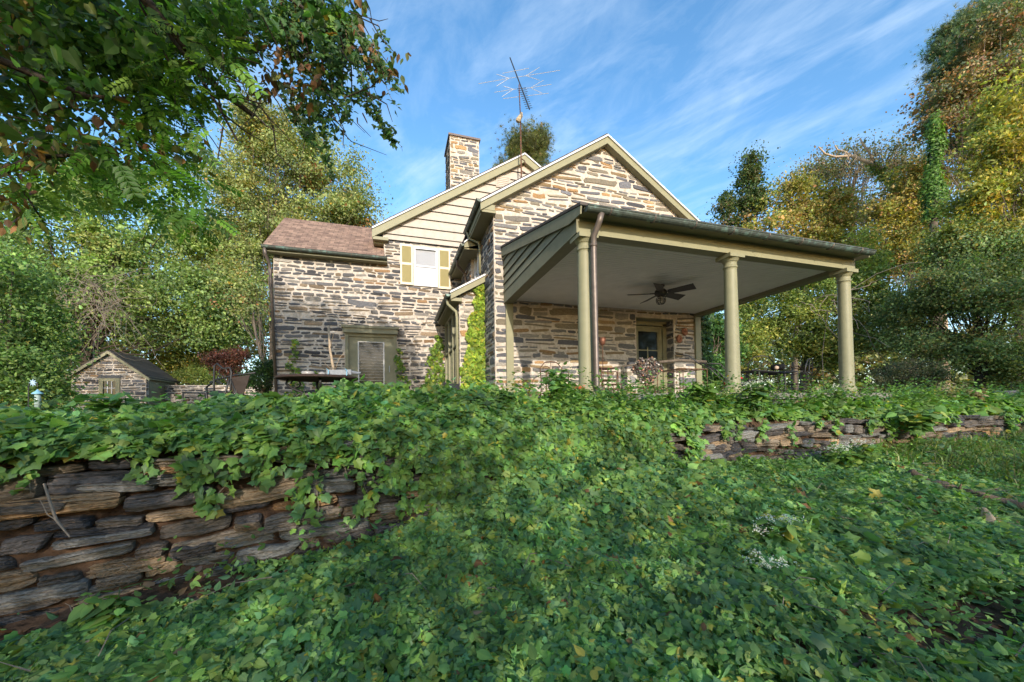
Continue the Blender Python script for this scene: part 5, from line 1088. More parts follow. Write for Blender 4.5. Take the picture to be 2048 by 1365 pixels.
# round iron table
c = at(637, 756, 5.75); tz = c[2]; gz_ = -.42
tb = thing('iron_table', (c[0], c[1], gz_), 'round rusty black iron table with curled legs on the ivy covered terrace', 'table')
g = MB(); g.lathe([(.545, -.03), (.56, -.02), (.56, .0), (.54, .012), (0.0, .012)], c, 40); g.build('table_top', mat('rusty_black', (.03, .02, .016), .7, noise=.6, nscale=30, col2=(.06, .03, .02), bump=.4), tb)
for k in range(4):
    a = math.radians(30+90*k); d = EX*math.cos(a)+EY*math.sin(a); g = MB()
    P = [c+d*r_0+EZ*z_0 for r_0, z_0 in ((.40, -.03), (.42, -.10), (.34, -.17), (.22, -.22), (.17, -.32), (.20, -.45), (.27, -.60), (.36, -.72), (.42, -.76))]
    g.tube(P, .018, 7); g.tube([c+d*(.30+.06*math.cos(t))+EZ*(-.10+.06*math.sin(t)) for t in np.linspace(0, 5.2, 12)], .012, 6); g.tube([c+d*(.24+.05*math.cos(t))+EZ*(-.30+.05*math.sin(t)) for t in np.linspace(0, 5.2, 12)], .012, 6)
    g.build('leg', IRON, tb, True)
# things on it
gx = MB(); p0, p1 = at(653, 746, 5.6), at(702, 745, 5.75); u1 = unit(p1-p0); n1 = np.cross(u1, EZ)
def boxbar(o, a, b, w, h):
    u_ = unit(b-a); n_ = unit(np.cross(u_, EZ)); k_ = np.cross(n_, u_); P = []
    for z in (-h, h):
        for (e, y) in ((a, -w), (b, -w), (b, w), (a, w)): P.append(e+n_*y+k_*z)
    return o.hexa(P)
boxbar(gx, p0, p1, .05, .038); gx.tube([p1-EX*.0, at(716, 747, 5.8), at(722, 746, 5.8)], [.03, .022, .012], 8)
gt_ = gx.build('gutter_offcut', GREYM, None); tag(gt_, 'grey metal box section lying across the round iron table', 'gutter piece')
gx = MB()
for q in (653, 690): gx.tube([at(q, 738, 5.62), at(q+4, 741, 5.52), at(q+3, 752, 5.50)], .006, 5)
gx.build('strap', BLUEP, gt_)
gx = MB(); cc_ = at(634, 749, 5.7); gx.lathe([(.0, 0), (.07, 0), (.085, .03), (.09, .07), (.08, .075), (0, .075)], (cc_[0]-.12, cc_[1], c[2]+.012), 18); gx.lathe([(0, 0), (.05, 0), (.055, .05), (.02, .08), (0, .08)], (cc_[0]+.06, cc_[1]+.05, c[2]+.012), 14)
o = gx.build('glass_bowl', mat('cloudy_glass', (.32, .30, .28), .2, noise=.4), None, True); tag(o, 'cloudy glass bowl and jar lids at the left side of the round iron table', 'bowl')
# leaning pole
g = MB(); Pp = [at(672, 775, 8.6), at(668, 745, 8.7), at(660, 700, 8.8), at(657, 652, 8.9)]; g.tube(Pp, [.035, .032, .028, .022], 8)
g.tube([Pp[2], at(667, 668, 8.7), at(676, 660, 8.7)], [.008, .006, .003], 5); g.tube([Pp[1], at(650, 727, 8.7), at(645, 720, 8.7)], [.008, .006, .003], 5); g.tube([Pp[1], at(680, 715, 8.7), at(690, 705, 8.7)], [.008, .006, .003], 5)
o = g.build('dead_sapling', DEAD, None, True); tag(o, 'bare pale stick of a dead sapling standing before the rear wall', 'dead sapling')
# reclining patio chair with mesh sling
D0 = 6.6; chr_ = thing('patio_chair', at(445, 800, D0)*np.array([1, 1, 0])+np.array([0, 0, -.4]), 'black iron chair frame with torn brown mesh hanging from its arm', 'chair')
g = MB(); tubes(g, [[at(430, 815, D0), at(428, 770, D0), at(429, 732, D0), at(434, 728, D0), at(446, 738, D0), at(460, 736, D0), at(463, 745, D0), at(461, 770, D0), at(463, 820, D0)],
    [at(413, 775, D0+.25), at(432, 760, D0+.1), at(470, 751, D0), at(511, 746, D0-.1)], [at(413, 775, D0+.25), at(414, 815, D0+.2)], [at(461, 756, D0), at(475, 795, D0), at(478, 815, D0)], [at(459, 756, D0), at(450, 790, D0), at(447, 818, D0)], [at(420, 782, D0+.3), at(475, 786, D0)], [at(420, 765, D0+.3), at(429, 762, D0+.2), at(444, 768, D0)]], .016)
g.build('frame', IRON, chr_, True)
g = MB(); tubes(g, [arc(at(446, 745, D0), .07, 0, 5.5, EX, EZ), arc(at(440, 757, D0), .05, 0, 5, EX, EZ), [at(432, 770, D0), at(446, 752, D0), at(460, 772, D0)]], .008, 5); g.build('backrest', IRON, chr_)
g = MB(); q = [at(462, 756, D0), at(500, 750, D0-.1), at(494, 770, D0-.12), at(484, 795, D0-.1), at(478, 792, D0-.05), at(468, 772, D0)]
g.add(q, [(0, 1, 2, 5), (5, 2, 3, 4)]); g.add([p+EY*.012 for p in q], [(5, 2, 1, 0), (4, 3, 2, 5)]); g.build('mesh_sling', MESHF, chr_)
g = MB(); cT = at(405, 788, 6.9); tbl = thing('iron_side_table', (cT[0], cT[1], -.4), 'low black iron table with slatted top left of the mesh chair', 'table')
for i in range(7): g.tube([at(364, 785, 7.0)+EY*.09*i, at(452, 789, 6.8)+EY*.09*i], .012, 5)
g.tube([at(364, 785, 7.0), at(364, 785, 7.0)+EY*.55], .015, 6); g.tube([at(452, 789, 6.8), at(452, 789, 6.8)+EY*.55], .015, 6); g.build('table_top', IRON, tbl)
for q, dq in ((366, 0), (366, .5), (449, 0), (449, .5)): g = MB(); a = at(q, 787, 6.95)+EY*dq; g.tube([a, a+EZ*-.15+EX*.01, a*np.array([1, 1, 0])+EZ*-.42], .014, 6); g.build('leg', IRON, tbl)
# camp chair and terracotta bowl
cch = thing('folding_chair', at(902, 800, 8.5)*np.array([1, 1, 0])+EZ*-.35, 'black folding canvas chair before the sunroom windows', 'chair')
g = MB(); a, b = at(886, 764, 8.5), at(918, 768, 8.5); g.add([a, a*.5+b*.5-EZ*.03, b, at(917, 787, 8.5), at(902, 790, 8.5), at(888, 788, 8.5)]+[q+EY*.03 for q in (a, a*.5+b*.5-EZ*.03, b, at(917, 787, 8.5), at(902, 790, 8.5), at(888, 788, 8.5))], [(0, 5, 4, 3, 2, 1), (6, 7, 8, 9, 10, 11), (0, 1, 7, 6), (1, 2, 8, 7)]); g.build('backrest', mat('black_canvas', (.02, .022, .026), .8, bump=.2), cch)
g = MB(); a = at(888, 790, 8.5); b = at(918, 790, 8.5); g.hexa([a-EY*.4-EZ*.02, b-EY*.4-EZ*.02, b-EZ*.02, a-EZ*.02, a-EY*.4, b-EY*.4, b, a]); g.build('seat', mat('black_canvas_seat', (.02, .022, .026), .8), cch)
for (q, yy) in ((888, 0), (918, 0), (888, -.4), (918, -.4)): g = MB(); a = at(q, 766 if yy == 0 else 782, 8.5)+EY*yy; g.tube([a, a*np.array([1, 1, 0])+EZ*-.36], .012, 6); g.build('leg', IRON, cch)
g = MB(); cB = at(888, 799, 7.4); g.lathe([(.17, 0), (.175, .02), (.16, .07), (.11, .11), (.0, .125)], cB, 24); o = g.build('terracotta_bowl', TERRA, None, True); tag(o, 'upturned terracotta bowl in the vines below the folding chair', 'bowl')
# bird feeder
bf = thing('bird_feeder', at(62, 830, 6.8)*np.array([1, 1, 0])+EZ*-.4, 'tube bird feeder with pale green cap hanging from a crook pole', 'bird feeder')
g = MB(); g.tube([at(57, 860, 6.8), at(57, 775, 6.8), at(60, 765, 6.8), at(68, 763, 6.8), at(75, 768, 6.8), at(75, 774, 6.8)], .009, 6); g.build('pole', IRON, bf)
cF = at(75, 818, 6.8); g = MB(); g.lathe([(.04, 0), (.04, .27)], cF, 14); g.build('seed_tube', mat('clear_tube', (.30, .38, .36), .15, noise=.3), bf, True)
g = MB(); g.lathe([(.075, .26), (.07, .28), (.03, .31), (0.005, .35)], cF, 16); g.build('cap', BLUEP, bf, True)
g = MB(); g.lathe([(.055, -.02), (.06, -.01), (.045, 0)], cF, 16); g.build('tray', IRON, bf)
g = MB(); cO = at(66, 766, 6.6)
for k in range(8): a = 2*math.pi*k/8; g.tube([cO, cO+(EX*math.cos(a)+EZ*math.sin(a))*.065], [.018, .004], 5)
o = g.build('star_ornament', mat('pale_blue_glaze', (.35, .48, .60), .4), None); tag(o, 'small pale blue star ornament on the crook of the bird feeder pole', 'ornament')
# slabs at left end of the wall
def slab(name, label, cat, a, b, w, h, mt):
    g = MB(); a = np.array(a); b = np.array(b); u_ = unit(b-a); n_ = unit(np.cross(u_, EZ)); V = []; r = np.random.default_rng(int(abs(a[0]*100)))
    P = []
    for z in (-h, 0):
        for (e, y) in ((a, w/2), (b, w/2), (b, -w/2), (a, -w/2)): P.append(e+n_*y*(1+r.normal(0, .05))+EZ*z+u_*r.normal(0, .01))
    g.hexa(P); o = g.build(name, mt, None); return tag(o, label, cat)
slab('timber_plank', 'weathered grey plank lying on slates at the left edge', 'plank', at(12, 845, 3.6), at(102, 832, 3.9), .22, .035, mat('weathered_wood', (.22, .19, .15), .9, noise=.6, nscale=8))
slab('slate_slab', 'flat dark slate slab beside the weathered plank', 'slab', at(-60, 846, 3.5), at(150, 842, 3.9), .6, .03, mat('slate', (.07, .065, .08), .6, noise=.5, bump=.4))
slab('stone_block', 'large brown stone block under the slate at the left edge', 'stone', at(-80, 856, 3.1), at(88, 854, 3.3), .4, .12, mat('brown_stone', (.20, .15, .10), .9, noise=.6, bump=.6))

# porch furniture
def scroll_chair(name, label, c, w, hs, hb, ang, mt, back='scroll', grp=None):
    r0 = thing(name, c, label, 'chair', grp); fx = np.array([math.cos(ang), math.sin(ang), 0]); fy = np.array([-math.sin(ang), math.cos(ang), 0]); c = np.array(c, float)
    for sx_ in (-1, 1):
        for sy_ in (-1, 1):
            g = MB(); a = c+fx*w/2*sx_+fy*w/2*sy_; g.tube([a+EZ*hs, a+EZ*hs*.5+fx*.01*sx_, a+fx*.03*sx_+fy*.03*sy_], .013, 6); g.build('leg', mt, r0, True)
    g = MB(); cs_ = c+EZ*hs; tubes(g, [[cs_+fx*w/2+fy*w/2, cs_-fx*w/2+fy*w/2, cs_-fx*w/2-fy*w/2, cs_+fx*w/2-fy*w/2, cs_+fx*w/2+fy*w/2]], .012)
    for i in range(7): k = -w/2+w*i/6; g.tube([cs_+fx*k-fy*w/2, cs_+fx*k+fy*w/2], .007, 4)
    for i in range(5): k = -w/2+w*i/4; g.tube([cs_+fy*k-fx*w/2, cs_+fy*k+fx*w/2], .007, 4)
    g.build('seat', mt, r0)
    g = MB(); b = cs_+fy*w/2; H = hb-hs
    g.tube([b-fx*w/2, b-fx*w*.52+EZ*H*.7+fy*.05, b-fx*w*.3+EZ*H*.97+fy*.07, b+EZ*H*1.03+fy*.08, b+fx*w*.3+EZ*H*.97+fy*.07, b+fx*w*.52+EZ*H*.7+fy*.05, b+fx*w/2], .013, 6)
    for sx_ in (-1, 1):
        g.tube(arc(b+fx*w*.22*sx_+EZ*H*.62+fy*.05, H*.17, 0, 5.4, fx*sx_, EZ, 12), .008, 5); g.tube(arc(b+fx*w*.16*sx_+EZ*H*.28+fy*.02, H*.13, 0, 5.4, fx*sx_, -EZ, 12), .008, 5)
    g.tube([b+EZ*.0, b+EZ*H*1.0+fy*.07], .008, 5); g.build('backrest', mt, r0, True)
    for sx_ in (-1, 1):
        g = MB(); a = cs_+fx*w/2*sx_; g.tube([a+fy*w/2+EZ*H*.5, a+EZ*H*.48+fx*.02*sx_, a-fy*w*.5+EZ*H*.42, a-fy*w*.56+EZ*H*.3, a-fy*w*.5], .012, 6); g.build('armrest', mt, r0, True)
    return r0
scroll_chair('iron_armchair', 'rusty wrought iron armchair against the porch wall at left', (1.15, -1.1, 0), .52, .42, .92, math.radians(-8), RUST, grp=None)
scroll_chair('iron_armchair', 'black iron armchair at the right end of the porch', (6.4, -1.9, 0), .55, .43, 1.0, math.radians(150), IRON)
scroll_chair('iron_armchair', 'black iron armchair beyond the right column on the terrace', (7.6, -2.0, -.1), .55, .43, 1.05, math.radians(200), IRON)
scroll_chair('iron_armchair', 'rusty iron armchair just right of the downspout behind the folding stands', (2.15, -1.5, 0), .5, .42, .88, math.radians(10), RUST)
# torch stand
ts = thing('garden_torch', (2.05, -1.9, 0), 'tall thin iron torch stand with copper cup on the porch', 'torch stand')
g = MB(); a = at(1205, 690, 9.0); ts.location = (a[0], a[1], 0); ORG[ts] = np.array([a[0], a[1], 0]); g.tube([(a[0], a[1], 0), (a[0], a[1], a[2])], .010, 6); tubes(g, [[(a[0], a[1], .35), (a[0]+.15*math.cos(k), a[1]+.15*math.sin(k), 0)] for k in (0, 2.1, 4.2)], .008, 5); g.build('pole', RUST, ts)
g = MB(); g.lathe([(.02, -.02), (.05, .0), (.075, .07), (.08, .16), (.06, .17), (.0, .15)], a, 16); g.build('cup', mat('dull_copper', (.18, .08, .05), .5, metal=.5), ts, True)
# plant stands
def stand(name, label, c, w, h, mt, cat='stand'):
    r0 = thing(name, c, label, cat); c = np.array(c, float); g = MB()
    for i in range(6): k = -w/2+w*i/5; g.tube([c+(k, -w/2, h), c+(k, w/2, h)], .008, 5)
    g.tube([c+(-w/2, -w/2, h), c+(w/2, -w/2, h), c+(w/2, w/2, h), c+(-w/2, w/2, h), c+(-w/2, -w/2, h)], .012, 6); g.build('table_top', mt, r0)
    for a in (-1, 1):
        for b in (-1, 1): g = MB(); g.tube([c+(a*w/2, b*w/2, h), c+(a*w/2, b*w/2, 0)], .011, 6); g.build('leg', mt, r0)
    g = MB(); g.tube([c+(-w/2, -w/2, h*.3), c+(w/2, -w/2, h*.3), c+(w/2, w/2, h*.3), c+(-w/2, w/2, h*.3), c+(-w/2, -w/2, h*.3)], .008, 5); g.build('stretcher', mt, r0); return r0
stand('plant_stand', 'tall square rusty plant stand beside the downspout', (1.75, -2.35, 0), .38, .60, RUST)
stand('plant_stand', 'low rusty plant stand near the wall behind the iron chairs', (2.9, -.7, 0), .40, .38, RUST)
stand('iron_bench_table', 'rusty iron table under the long timber on the porch', (4.35, -1.6, 0), .8, .68, RUST, 'table')
# ornate leaf-backed chair
oc = np.array([2.75, -2.5, 0.0]); och = thing('ornate_chair', oc, 'cast metal garden chair with leaf cluster back and red rust', 'chair')
pbk = at(1293, 742, 8.6)-oc; n = 1500; th = R.random(n)*6.283; rr_ = np.sqrt(R.random(n)); bx = .27*rr_*np.cos(th)*(1+.16*np.sin(5*th)); bz = .30*rr_*np.sin(th)*(1+.12*np.sin(7*th))
bz = np.where(bz < 0, bz*1.0, bz); bx = bx*np.where(bz < 0, 1-.5*(-bz/.32), 1)
bx = bx*(1.05+.35*np.clip(bz/.3, -1, 1)); cb = at(1293, 745, 8.3); oc2 = np.array([cb[0], cb[1], 0]); och.location = tuple(oc2); ORG[och] = oc2
P = cb+EX*bx[:, None]+EZ*bz[:, None]+EY*(R.normal(0, .02, n)-.04)[:, None]
cl = pick([((.12, .105, .09), 5), ((.14, .085, .06), 4), ((.20, .09, .055), 1.5), ((.05, .045, .04), 4), ((.30, .27, .24), 1)], n)
leaves('backrest', P, R.normal(0, .45, (n, 3))+(-.25, -1, .2), .045*np.ones(n), cl, T_LOBE, mat('cast_metal', (.1, .1, .1), .45, metal=.5, attr='leafcol'), och)
g = MB(); g.lathe([(.21, 0), (.22, .015), (.21, .03), (0, .03)], cb-EZ*.36-EY*.18, 20); g.build('seat', RUST, och)
for k in (-1, 1):
    for j in (0, -.36): g = MB(); a = cb+EX*.17*k+EY*j-EZ*.36; g.tube([a, a-EZ*.2+EX*.03*k, np.array([a[0], a[1], .0])], .016, 6); g.build('leg', RUST, och)
# timber pole lying across
g = MB(); g.tube([at(1225, 736, 8.9), at(1290, 727, 9.2), at(1360, 721, 9.5), at(1412, 724, 9.7)], [.015, .03, .038, .035], 9); o = g.build('timber_pole', BARK, None, True); tag(o, 'long weathered timber pole resting across the porch tables', 'pole')
# mower
mw = thing('push_mower', (5.0, -2.3, 0), 'black push lawnmower with raised handle and red trim behind the middle column', 'lawnmower')
DM = 7.9; cm = at(1475, 790, DM); ORG[mw] = np.array([cm[0], cm[1], 0]); mw.location = (cm[0], cm[1], 0)
g = MB(); tubes(g, [[at(1465, 780, DM), at(1420, 738, DM+.2), at(1398, 728, DM+.3)], [at(1475, 782, DM+.35), at(1432, 740, DM+.5), at(1405, 727, DM+.6)], [at(1398, 728, DM+.3), at(1405, 727, DM+.6)], [at(1400, 727, DM+.3), at(1440, 728, DM+.3), at(1470, 760, DM+.2)], [at(1420, 738, DM+.2), at(1432, 740, DM+.5)], [at(1352, 708, DM+.5), at(1378, 712, DM+.5), at(1398, 728, DM+.3)]], .014); g.build('handle', IRON, mw, True)
g = MB(); g.lathe([(.26, .08), (.27, .12), (.25, .20), (.14, .24), (.13, .34), (.0, .36)], (cm[0], cm[1], 0), 22); g.build('deck', mat('black_plastic', (.02, .02, .022), .35), mw, True)
g = MB(); g.lathe([(.10, .34), (.11, .36), (.06, .40), (0, .41)], (cm[0], cm[1], 0), 16); g.box(cm[0]-.30, cm[1]-.05, .20, cm[0]-.24, cm[1]+.05, .28); g.build('engine_cover', REDP, mw, True)
for a in (-1, 1):
    for b in (-1, 1): g = MB(); w0 = np.array([cm[0]+.24*a, cm[1]+.22*b, .09]); g.tube([w0-(.02, 0, 0), w0+(.02, 0, 0)], .09, 16); wh = g.build('wheel', mat('tyre', (.015, .015, .015), .8), mw, True); g = MB(); g.tube([w0-(.025, 0, 0), w0+(.025, 0, 0)], .045, 12); g.build('rim', GREYM, wh)
# black table at the right with a basket on it
ct = at(1540, 742, 9.2); tb2 = thing('iron_table', (ct[0], ct[1], 0), 'black iron table with slender legs between the middle and right columns', 'table')
g = MB()
for i in range(9): g.tube([at(1507, 741, 9.2)+EY*.07*i, at(1578, 746, 9.1)+EY*.07*i], .016, 5)
g.tube([at(1507, 741, 9.2), at(1507, 741, 9.2)+EY*.56], .016, 5); g.tube([at(1578, 746, 9.1), at(1578, 746, 9.1)+EY*.56], .016, 5); g.build('table_top', IRON, tb2)
for q in ((1518, 0), (1568, 0), (1518, .5), (1568, .5)): g = MB(); a = at(q[0], 744, 9.15)+EY*q[1]; g.tube([a, a-EZ*.3, (a[0], a[1], .0)], .014, 6); g.build('leg', IRON, tb2)
g = MB(); cb_ = at(1556, 741, 9.35); g.lathe([(.10, 0), (.14, .02), (.16, .10), (.12, .14), (0, .15)], cb_, 18); o = g.build('dark_basket', mat('dark_wicker', (.04, .035, .03), .8, noise=.5, nscale=40, bump=.6), None, True); tag(o, 'dark rounded basket sitting on the black iron table', 'basket')
g = MB(); cb_ = at(1553, 736, 9.15); g.tube([cb_-EX*.045, cb_, cb_+EX*.045], [.03, .05, .03], 12); o = g.build('pale_ball', mat('pale_clay', (.5, .36, .26), .7), None, True); tag(o, 'small pale clay pot nestled against the dark basket', 'pot')
# black round table farther right
stand('iron_side_stand', 'tall black iron stand with square top by the right porch column', (ct[0]+.75, ct[1]+.25, 0), .42, .62, IRON)
# wall masks
for (x, z, lb) in ((5.86, 2.02, 'upper terracotta face mask on the pier right of the porch door'), (5.66, 1.80, 'lower terracotta face mask on the pier right of the porch door')):
    mk = thing('terracotta_mask', (x, -.03, z), lb, 'wall mask', 'terracotta masks by the porch door'); g = MB()
    V = []; F = []; n1, n2 = 9, 16
    for i in range(n1):
        r_0 = .125*i/(n1-1)
        for k in range(n2):
            t = 2*math.pi*k/n2; X = r_0*math.cos(t)*.85; Z = r_0*math.sin(t); dep = .07*math.sqrt(max(0, 1-(r_0/.126)**2))
            dep += .03*math.exp(-((X/.015)**2+((Z+.005)/.03)**2))-.02*math.exp(-(((abs(X)-.04)/.018)**2+((Z-.035)/.014)**2))-.014*math.exp(-((X/.035)**2+((Z+.055)/.01)**2))
            V.append((x+X, -.035-dep, z+Z))
    for i in range(n1-1):
        for k in range(n2): F.append((i*n2+k, i*n2+(k+1) % n2, (i+1)*n2+(k+1) % n2, (i+1)*n2+k))
    g.add(V, F); g.build('face', TERRA, mk, True)
# pieces farther right
g = MB(); cu_ = at(2012, 812, 9.5); g.lathe([(.12, 0), (.13, .03), (.07, .06), (.06, .12), (.14, .2), (.19, .32), (.21, .36), (.19, .37), (.0, .34)], cu_, 22); o = g.build('stone_urn', mat('grey_stone', (.22, .22, .22), .9, noise=.5, bump=.4), None, True); tag(o, 'grey stone urn half hidden in leaves at the far right', 'urn')
bn = thing('garden_bench', at(1722, 790, 14)*np.array([1, 1, 0])+EZ*-.3, 'weathered low wooden bench on the lawn beyond the right column', 'bench')
g = MB(); boxbar(g, at(1702, 777, 14), at(1742, 777, 14), .2, .03); g.build('seat', mat('bench_wood', (.3, .24, .14), .8), bn)
for q in (1706, 1738): g = MB(); a = at(q, 779, 14); g.tube([a, (a[0], a[1], -.35)], .04, 6); g.build('leg', KHAKI_D, bn)
g = MB(); a = at(1717, 771, 13.9); g.lathe([(.12, 0), (.14, .05), (.13, .12), (.05, .15), (0, .15)], a-EZ*.05, 14); o = g.build('yellow_watering_can', YELL, None, True); tag(o, 'small yellow pot standing on the low bench beyond the right column', 'pot')
slab('stone_kerb', 'pale stone kerb of the lawn right of the porch', 'kerb', at(1700, 790, 11.5), at(1800, 791, 12.0), .5, .12, FLAG)

# ---------------------------------------------------------------- plants
SN = 'white flowering plants among the ground cover'
def snakeroot(label, px, py, D, h, spread, nst, flowers=True, group=SN, pal=None, lf=.085, name='white_snakeroot', cat='plant', fl=None, gz=None):
    b = at(px, py, D); z0 = b[2]-h if gz is None else gz; rt = thing(name, (b[0], b[1], z0), label, cat, group); LP = []; LN = []; g = MB(); FP = []
    for k in range(nst):
        a = R.uniform(0, 6.28); e = np.array([b[0]+spread*R.uniform(.1, 1)*math.cos(a), b[1]+spread*R.uniform(.1, 1)*math.sin(a), z0+h*R.uniform(.7, 1.08)]); s_ = np.array([b[0]+R.normal(0, .05), b[1]+R.normal(0, .05), z0])
        pts = [s_, (s_+e)/2+R.normal(0, .02, 3), e]; g.tube(pts, [.006, .005, .003], 5)
        for t in np.linspace(.25, .98, 7):
            p = s_*(1-t)+e*t
            for sg in (0, 3.14): th_ = a+t*9+sg; d = np.array([math.cos(th_), math.sin(th_), .1]); LP.append(p+d*.03); LN.append((d[0]*.3, d[1]*.3, 1))
        for q in range(R.integers(5, 11)): FP.append(e+R.normal(0, .035, 3)*np.array([1, 1, .5])+EZ*.02)
    g.build('stems', mat('green_stem', (.08, .12, .04), .7) if 'green_stem' not in bpy.data.materials else bpy.data.materials['green_stem'], rt)
    LP = np.array(LP); LN = np.array(LN); tg = np.stack([LN[:, 0], LN[:, 1], -.25+0*LN[:, 0]], 1)
    leaves('leaves', LP, LN+R.normal(0, .3, LN.shape), lf*np.exp(R.normal(0, .25, len(LP))), pick(pal or GT, len(LP)), T_HEART, parent=rt, tang=tg)
    if flowers:
        FP = np.array(FP); FP = FP[R.integers(0, len(FP), len(FP)*4)]+R.normal(0, .010, (len(FP)*4, 3))
        leaves('flowers', FP, R.normal(0, .5, FP.shape)+(0, -.4, 1), np.full(len(FP), .017), pick(fl or [((.72, .72, .68), 1)], len(FP), .05), T_QUAD, parent=rt)
    return rt
snakeroot('white flowered plant in the middle of the sloping bank, upper cluster', 1545, 1040, 3.35, .42, .17, 12)
snakeroot('white flowered plant low on the bank below the other white cluster', 1530, 1125, 2.95, .36, .13, 10)
snakeroot('single small white flower head left of the white cluster on the bank', 1434, 1092, 3.3, .22, .06, 3)
snakeroot('bushy white flowered plant at the foot of the stone wall at right', 1700, 890, 5.6, .42, .36, 22)
snakeroot('white flowered clump in front of the middle porch column', 1515, 768, 5.9, .42, .22, 18)
snakeroot('white flowered clump at the foot of the right porch column', 1665, 775, 7.0, .32, .25, 12)
snakeroot('yellowish flowered sprig before the middle porch column', 1440, 785, 5.9, .30, .15, 7, fl=[((.6, .6, .35), 1)])
snakeroot('leafy green shrublet standing above the vines left of the first column', 1115, 742, 5.0, .50, .26, 20, False, 'leafy plants rising over the wall', name='leafy_plant')
snakeroot('leafy green plant in front of the mower between the columns', 1400, 765, 5.7, .36, .22, 14, False, 'leafy plants rising over the wall', name='leafy_plant')
snakeroot('broad leaved plant rising over the vines under the round iron table', 545, 790, 3.8, .30, .28, 12, False, 'leafy plants rising over the wall', lf=.12, name='leafy_plant')
snakeroot('broad leaved plant above the wall just left of the leafy centre', 255, 792, 3.4, .36, .26, 12, False, 'leafy plants rising over the wall', lf=.12, name='leafy_plant')
snakeroot('dark green bushy plant spilling over the wall at right', 1830, 815, 6.6, .45, .45, 26, False, 'leafy plants rising over the wall', pal=G_COVER, lf=.12, name='leafy_plant')
snakeroot('leafy sprig standing at the base of the stone wall at left', 215, 1195, 2.25, .30, .14, 9, False, 'leafy plants rising over the wall', lf=.075, name='leafy_plant')
snakeroot('orange flowered nasturtium beside the foot of the first porch column', 1158, 775, 5.2, .3, .10, 6, True, None, name='nasturtium', fl=[((.75, .14, .03), 1)])
# upright weeds scattered through the cover, uncountable
def weeds(name, label, n, ulo, uhi, wlo, whi, zf, hlo, hhi, size, tpl):
    u = R.uniform(ulo, uhi, n); w_ = R.uniform(wlo, whi, n); v = wallv(u)+w_; k = ~((w_ > 0) & (u < -2) & (R.random(n) < .6)) & ~((w_ > 0) & (u > -.2) & (u < 6.9) & (v > -4.55)); u, v = u[k], v[k]; n = len(u)
    z = zf(u, v); H = R.uniform(hlo, hhi, n)*(1 if w_.max() <= 0 else np.interp(u, [-3, -1.6], [.52, 1])); m = 9; t = np.linspace(.25, 1, m)[None]; a = R.random((n, 1))*6.28+np.arange(m)[None]*2.4
    lx, ly = R.normal(0, .12, (n, 1))*H[:, None], R.normal(0, .12, (n, 1))*H[:, None]
    P = np.stack([u[:, None]+lx*t+.02*np.cos(a), v[:, None]+ly*t+.02*np.sin(a), z[:, None]+H[:, None]*t], 2).reshape(-1, 3); tg = np.stack([np.cos(a), np.sin(a), -.15+0*a], 2).reshape(-1, 3)
    nn = np.stack([-.4*np.cos(a), -.4*np.sin(a), 1+0*a], 2).reshape(-1, 3)+R.normal(0, .25, (n*m, 3)); cc = np.repeat(pick(GT, n, .2), m, 0); sz = size*np.exp(R.normal(0, .25, n*m))*(1.15-.5*np.repeat(t, n, 0).reshape(-1)); q = inview(P) & (np.linalg.norm(P-CAM, axis=1) > 1.7)
    tag(leaves(name, P[q], nn[q], sz[q], cc[q], tpl, tang=tg[q]), label, 'weeds', None, 'stuff')
weeds('slope_weeds', 'upright leafy weeds scattered through the vines of the slope', 1500, -4, 12, -3.6, -.1, lambda u, v: slope_z(u, v)+.03, .14, .40, .062, T_OVAL)
weeds('terrace_weeds', 'upright leafy weeds standing above the vines on the terrace', 1300, -6.5, 14, .05, 2.0, lambda u, v: terr_z(u, v)+.05, .34, .66, .062, T_HEART)
weeds('terrace_weeds', 'narrow leaved weeds crowding the front edge of the porch floor', 420, -.5, 8, .02, .36, lambda u, v: terr_z(u, v)+.05, .36, .68, .07, T_OVAL)
# straw coloured dry plants
snakeroot('dry cream coloured plant before the round shrub at right', 1893, 765, 8.2, .55, .28, 16, False, 'dry pale plants at the right', pal=[((.36, .30, .18), 3), ((.24, .24, .11), 3)], name='dry_plant', lf=.06)
snakeroot('dry reddish cream plant right of the other dry plant', 1950, 775, 8.2, .45, .25, 13, False, 'dry pale plants at the right', pal=[((.33, .22, .14), 2), ((.2, .22, .08), 3)], name='dry_plant', lf=.07)

# ---------------------------------------------------------------- log, stump, stones, sticks
def zs_(px, py, D): return at(px, py, D)
def onslope(px, py):
    d = (FWD+RGT*(px-1024)/FPX+UPV*(682.5+SHIFT-py)/FPX)
    for t in np.linspace(1.2, 9, 400):
        p = CAM+d*t
        if p[2] < slope_z(p[0], p[1]): return p
    return p
g = MB(); a, b = onslope(1835, 985), onslope(2080, 1050); n = 9
P = [a+(b-a)*i/(n-1)+np.array([0, 0, .165])+R.normal(0, .012, 3) for i in range(n)]
g.tube([P[0]+EZ*.12-EX*.06, P[0]+EZ*.05, *P[1:]], [.04, .05, .06, .055, .06, .05, .06, .055, .06, .05], 10); 
for i in range(9): k = R.integers(1, 7); g.tube([P[k], P[k]+R.normal(0, .08, 3)+EZ*.03], [.03, .006], 5)
o = g.build('fallen_log', mat('rotten_log', (.20, .16, .12), .95, noise=.7, nscale=12, bump=1, bscale=30, stretch=(1, 4, 4), col2=(.28, .17, .10)), None, True); tag(o, 'rotting fallen log among the leaves at the lower right', 'log')
g = MB(); a = onslope(1975, 1065)+EZ*.10; g.tube([a-EZ*.05, a+EZ*.07+EX*.0, a+EZ*.16-EX*.03], [.09, .05, .015], 7); g.tube([a, a+EX*.12+EZ*.03, a+EX*.2], [.05, .03, .01], 6); o = g.build('stump_chunk', DEAD, None); tag(o, 'jagged orange brown splinter of stump below the fallen log', 'stump')
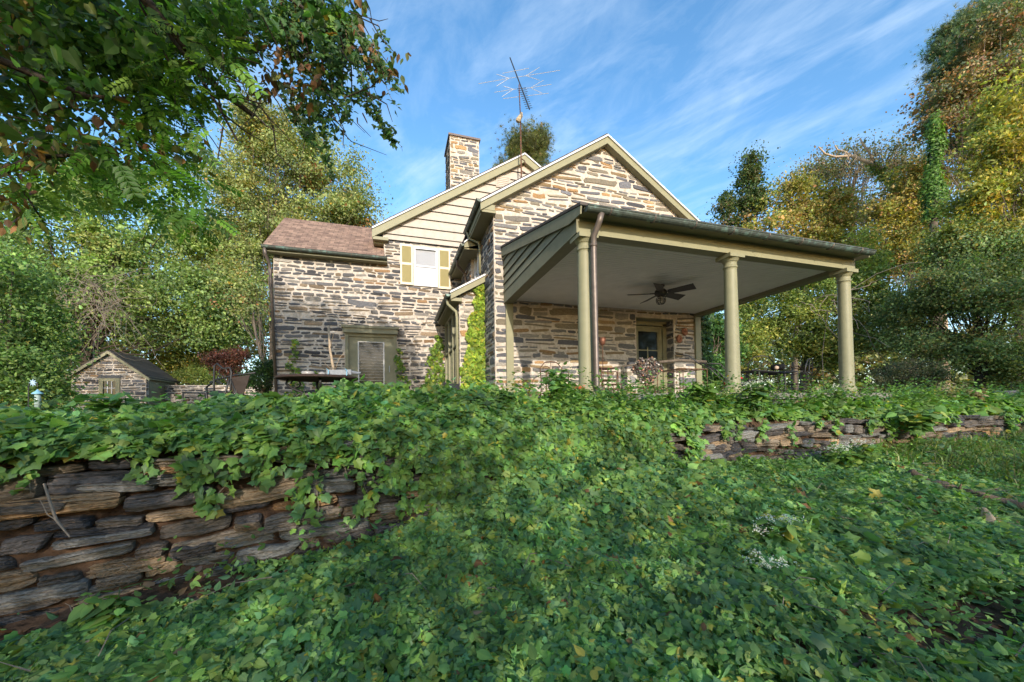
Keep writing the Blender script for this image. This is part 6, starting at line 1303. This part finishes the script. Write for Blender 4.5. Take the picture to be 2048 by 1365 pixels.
def rock(name, label, px, py, r, mt):
    g = MB(); a = onslope(px, py); rr = np.random.default_rng(int(px)); V = []; F = []; n1, n2 = 7, 10
    for i in range(n1):
        ph = math.pi*i/(n1-1)
        for k in range(n2): th = 2*math.pi*k/n2; q = 1+rr.normal(0, .09); V.append(a+np.array([math.sin(ph)*math.cos(th)*r[0], math.sin(ph)*math.sin(th)*r[1], math.cos(ph)*r[2]])*q+EZ*r[2]*.6)
    for i in range(n1-1):
        for k in range(n2): F.append((i*n2+k, (i+1)*n2+k, (i+1)*n2+(k+1) % n2, i*n2+(k+1) % n2))
    g.add(V, F); o = g.build(name, mt, None); tag(o, label, 'stone'); return o
RK = mat('field_stone', (.24, .21, .18), .9, noise=.6, nscale=12, bump=.7)
rock('field_stone', 'pale pinkish stone in the leaves at the bottom edge', 1335, 1350, (.07, .09, .05), RK)
rock('field_stone', 'small grey stone beside sticks at the lower right', 1795, 1345, (.06, .05, .035), RK)
rock('white_stone', 'flat bluish white stone cut off by the bottom edge', 640, 1362, (.14, .09, .035), mat('white_marble', (.6, .64, .7), .6, noise=.5))
def stick(label, pts, r, mt=DEAD):
    g = MB(); P = [onslope(*p)+EZ*(.03+.02*(i % 2)) for i, p in enumerate(pts)]; g.tube(P, np.linspace(r, r*.5, len(P)), 6); o = g.build('stick', mt, None, True); tag(o, label, 'stick')
stick('long bare stick lying on the soil at the lower right', [(1740, 1355), (1800, 1335), (1855, 1318)], .010)
stick('short pale forked stick left of the long bare one', [(1705, 1345), (1740, 1330), (1770, 1322)], .012, TWIG)
stick('thin stick across the brown leaves above the long bare one', [(1690, 1285), (1740, 1292), (1785, 1305)], .006, TWIG)
g = MB(); a = at(88, 968, 2.32); g.tube([a, at(112, 1040, 2.28), at(140, 1075, 2.26)], [.006, .008, .004], 5); g.tube([at(112, 1040, 2.28), at(95, 1030, 2.26), at(80, 1000, 2.25)], [.004, .003, .002], 4); o = g.build('dry_stalk', TWIG, None); tag(o, 'dry broken stalk leaning against the stone wall at left', 'stalk')
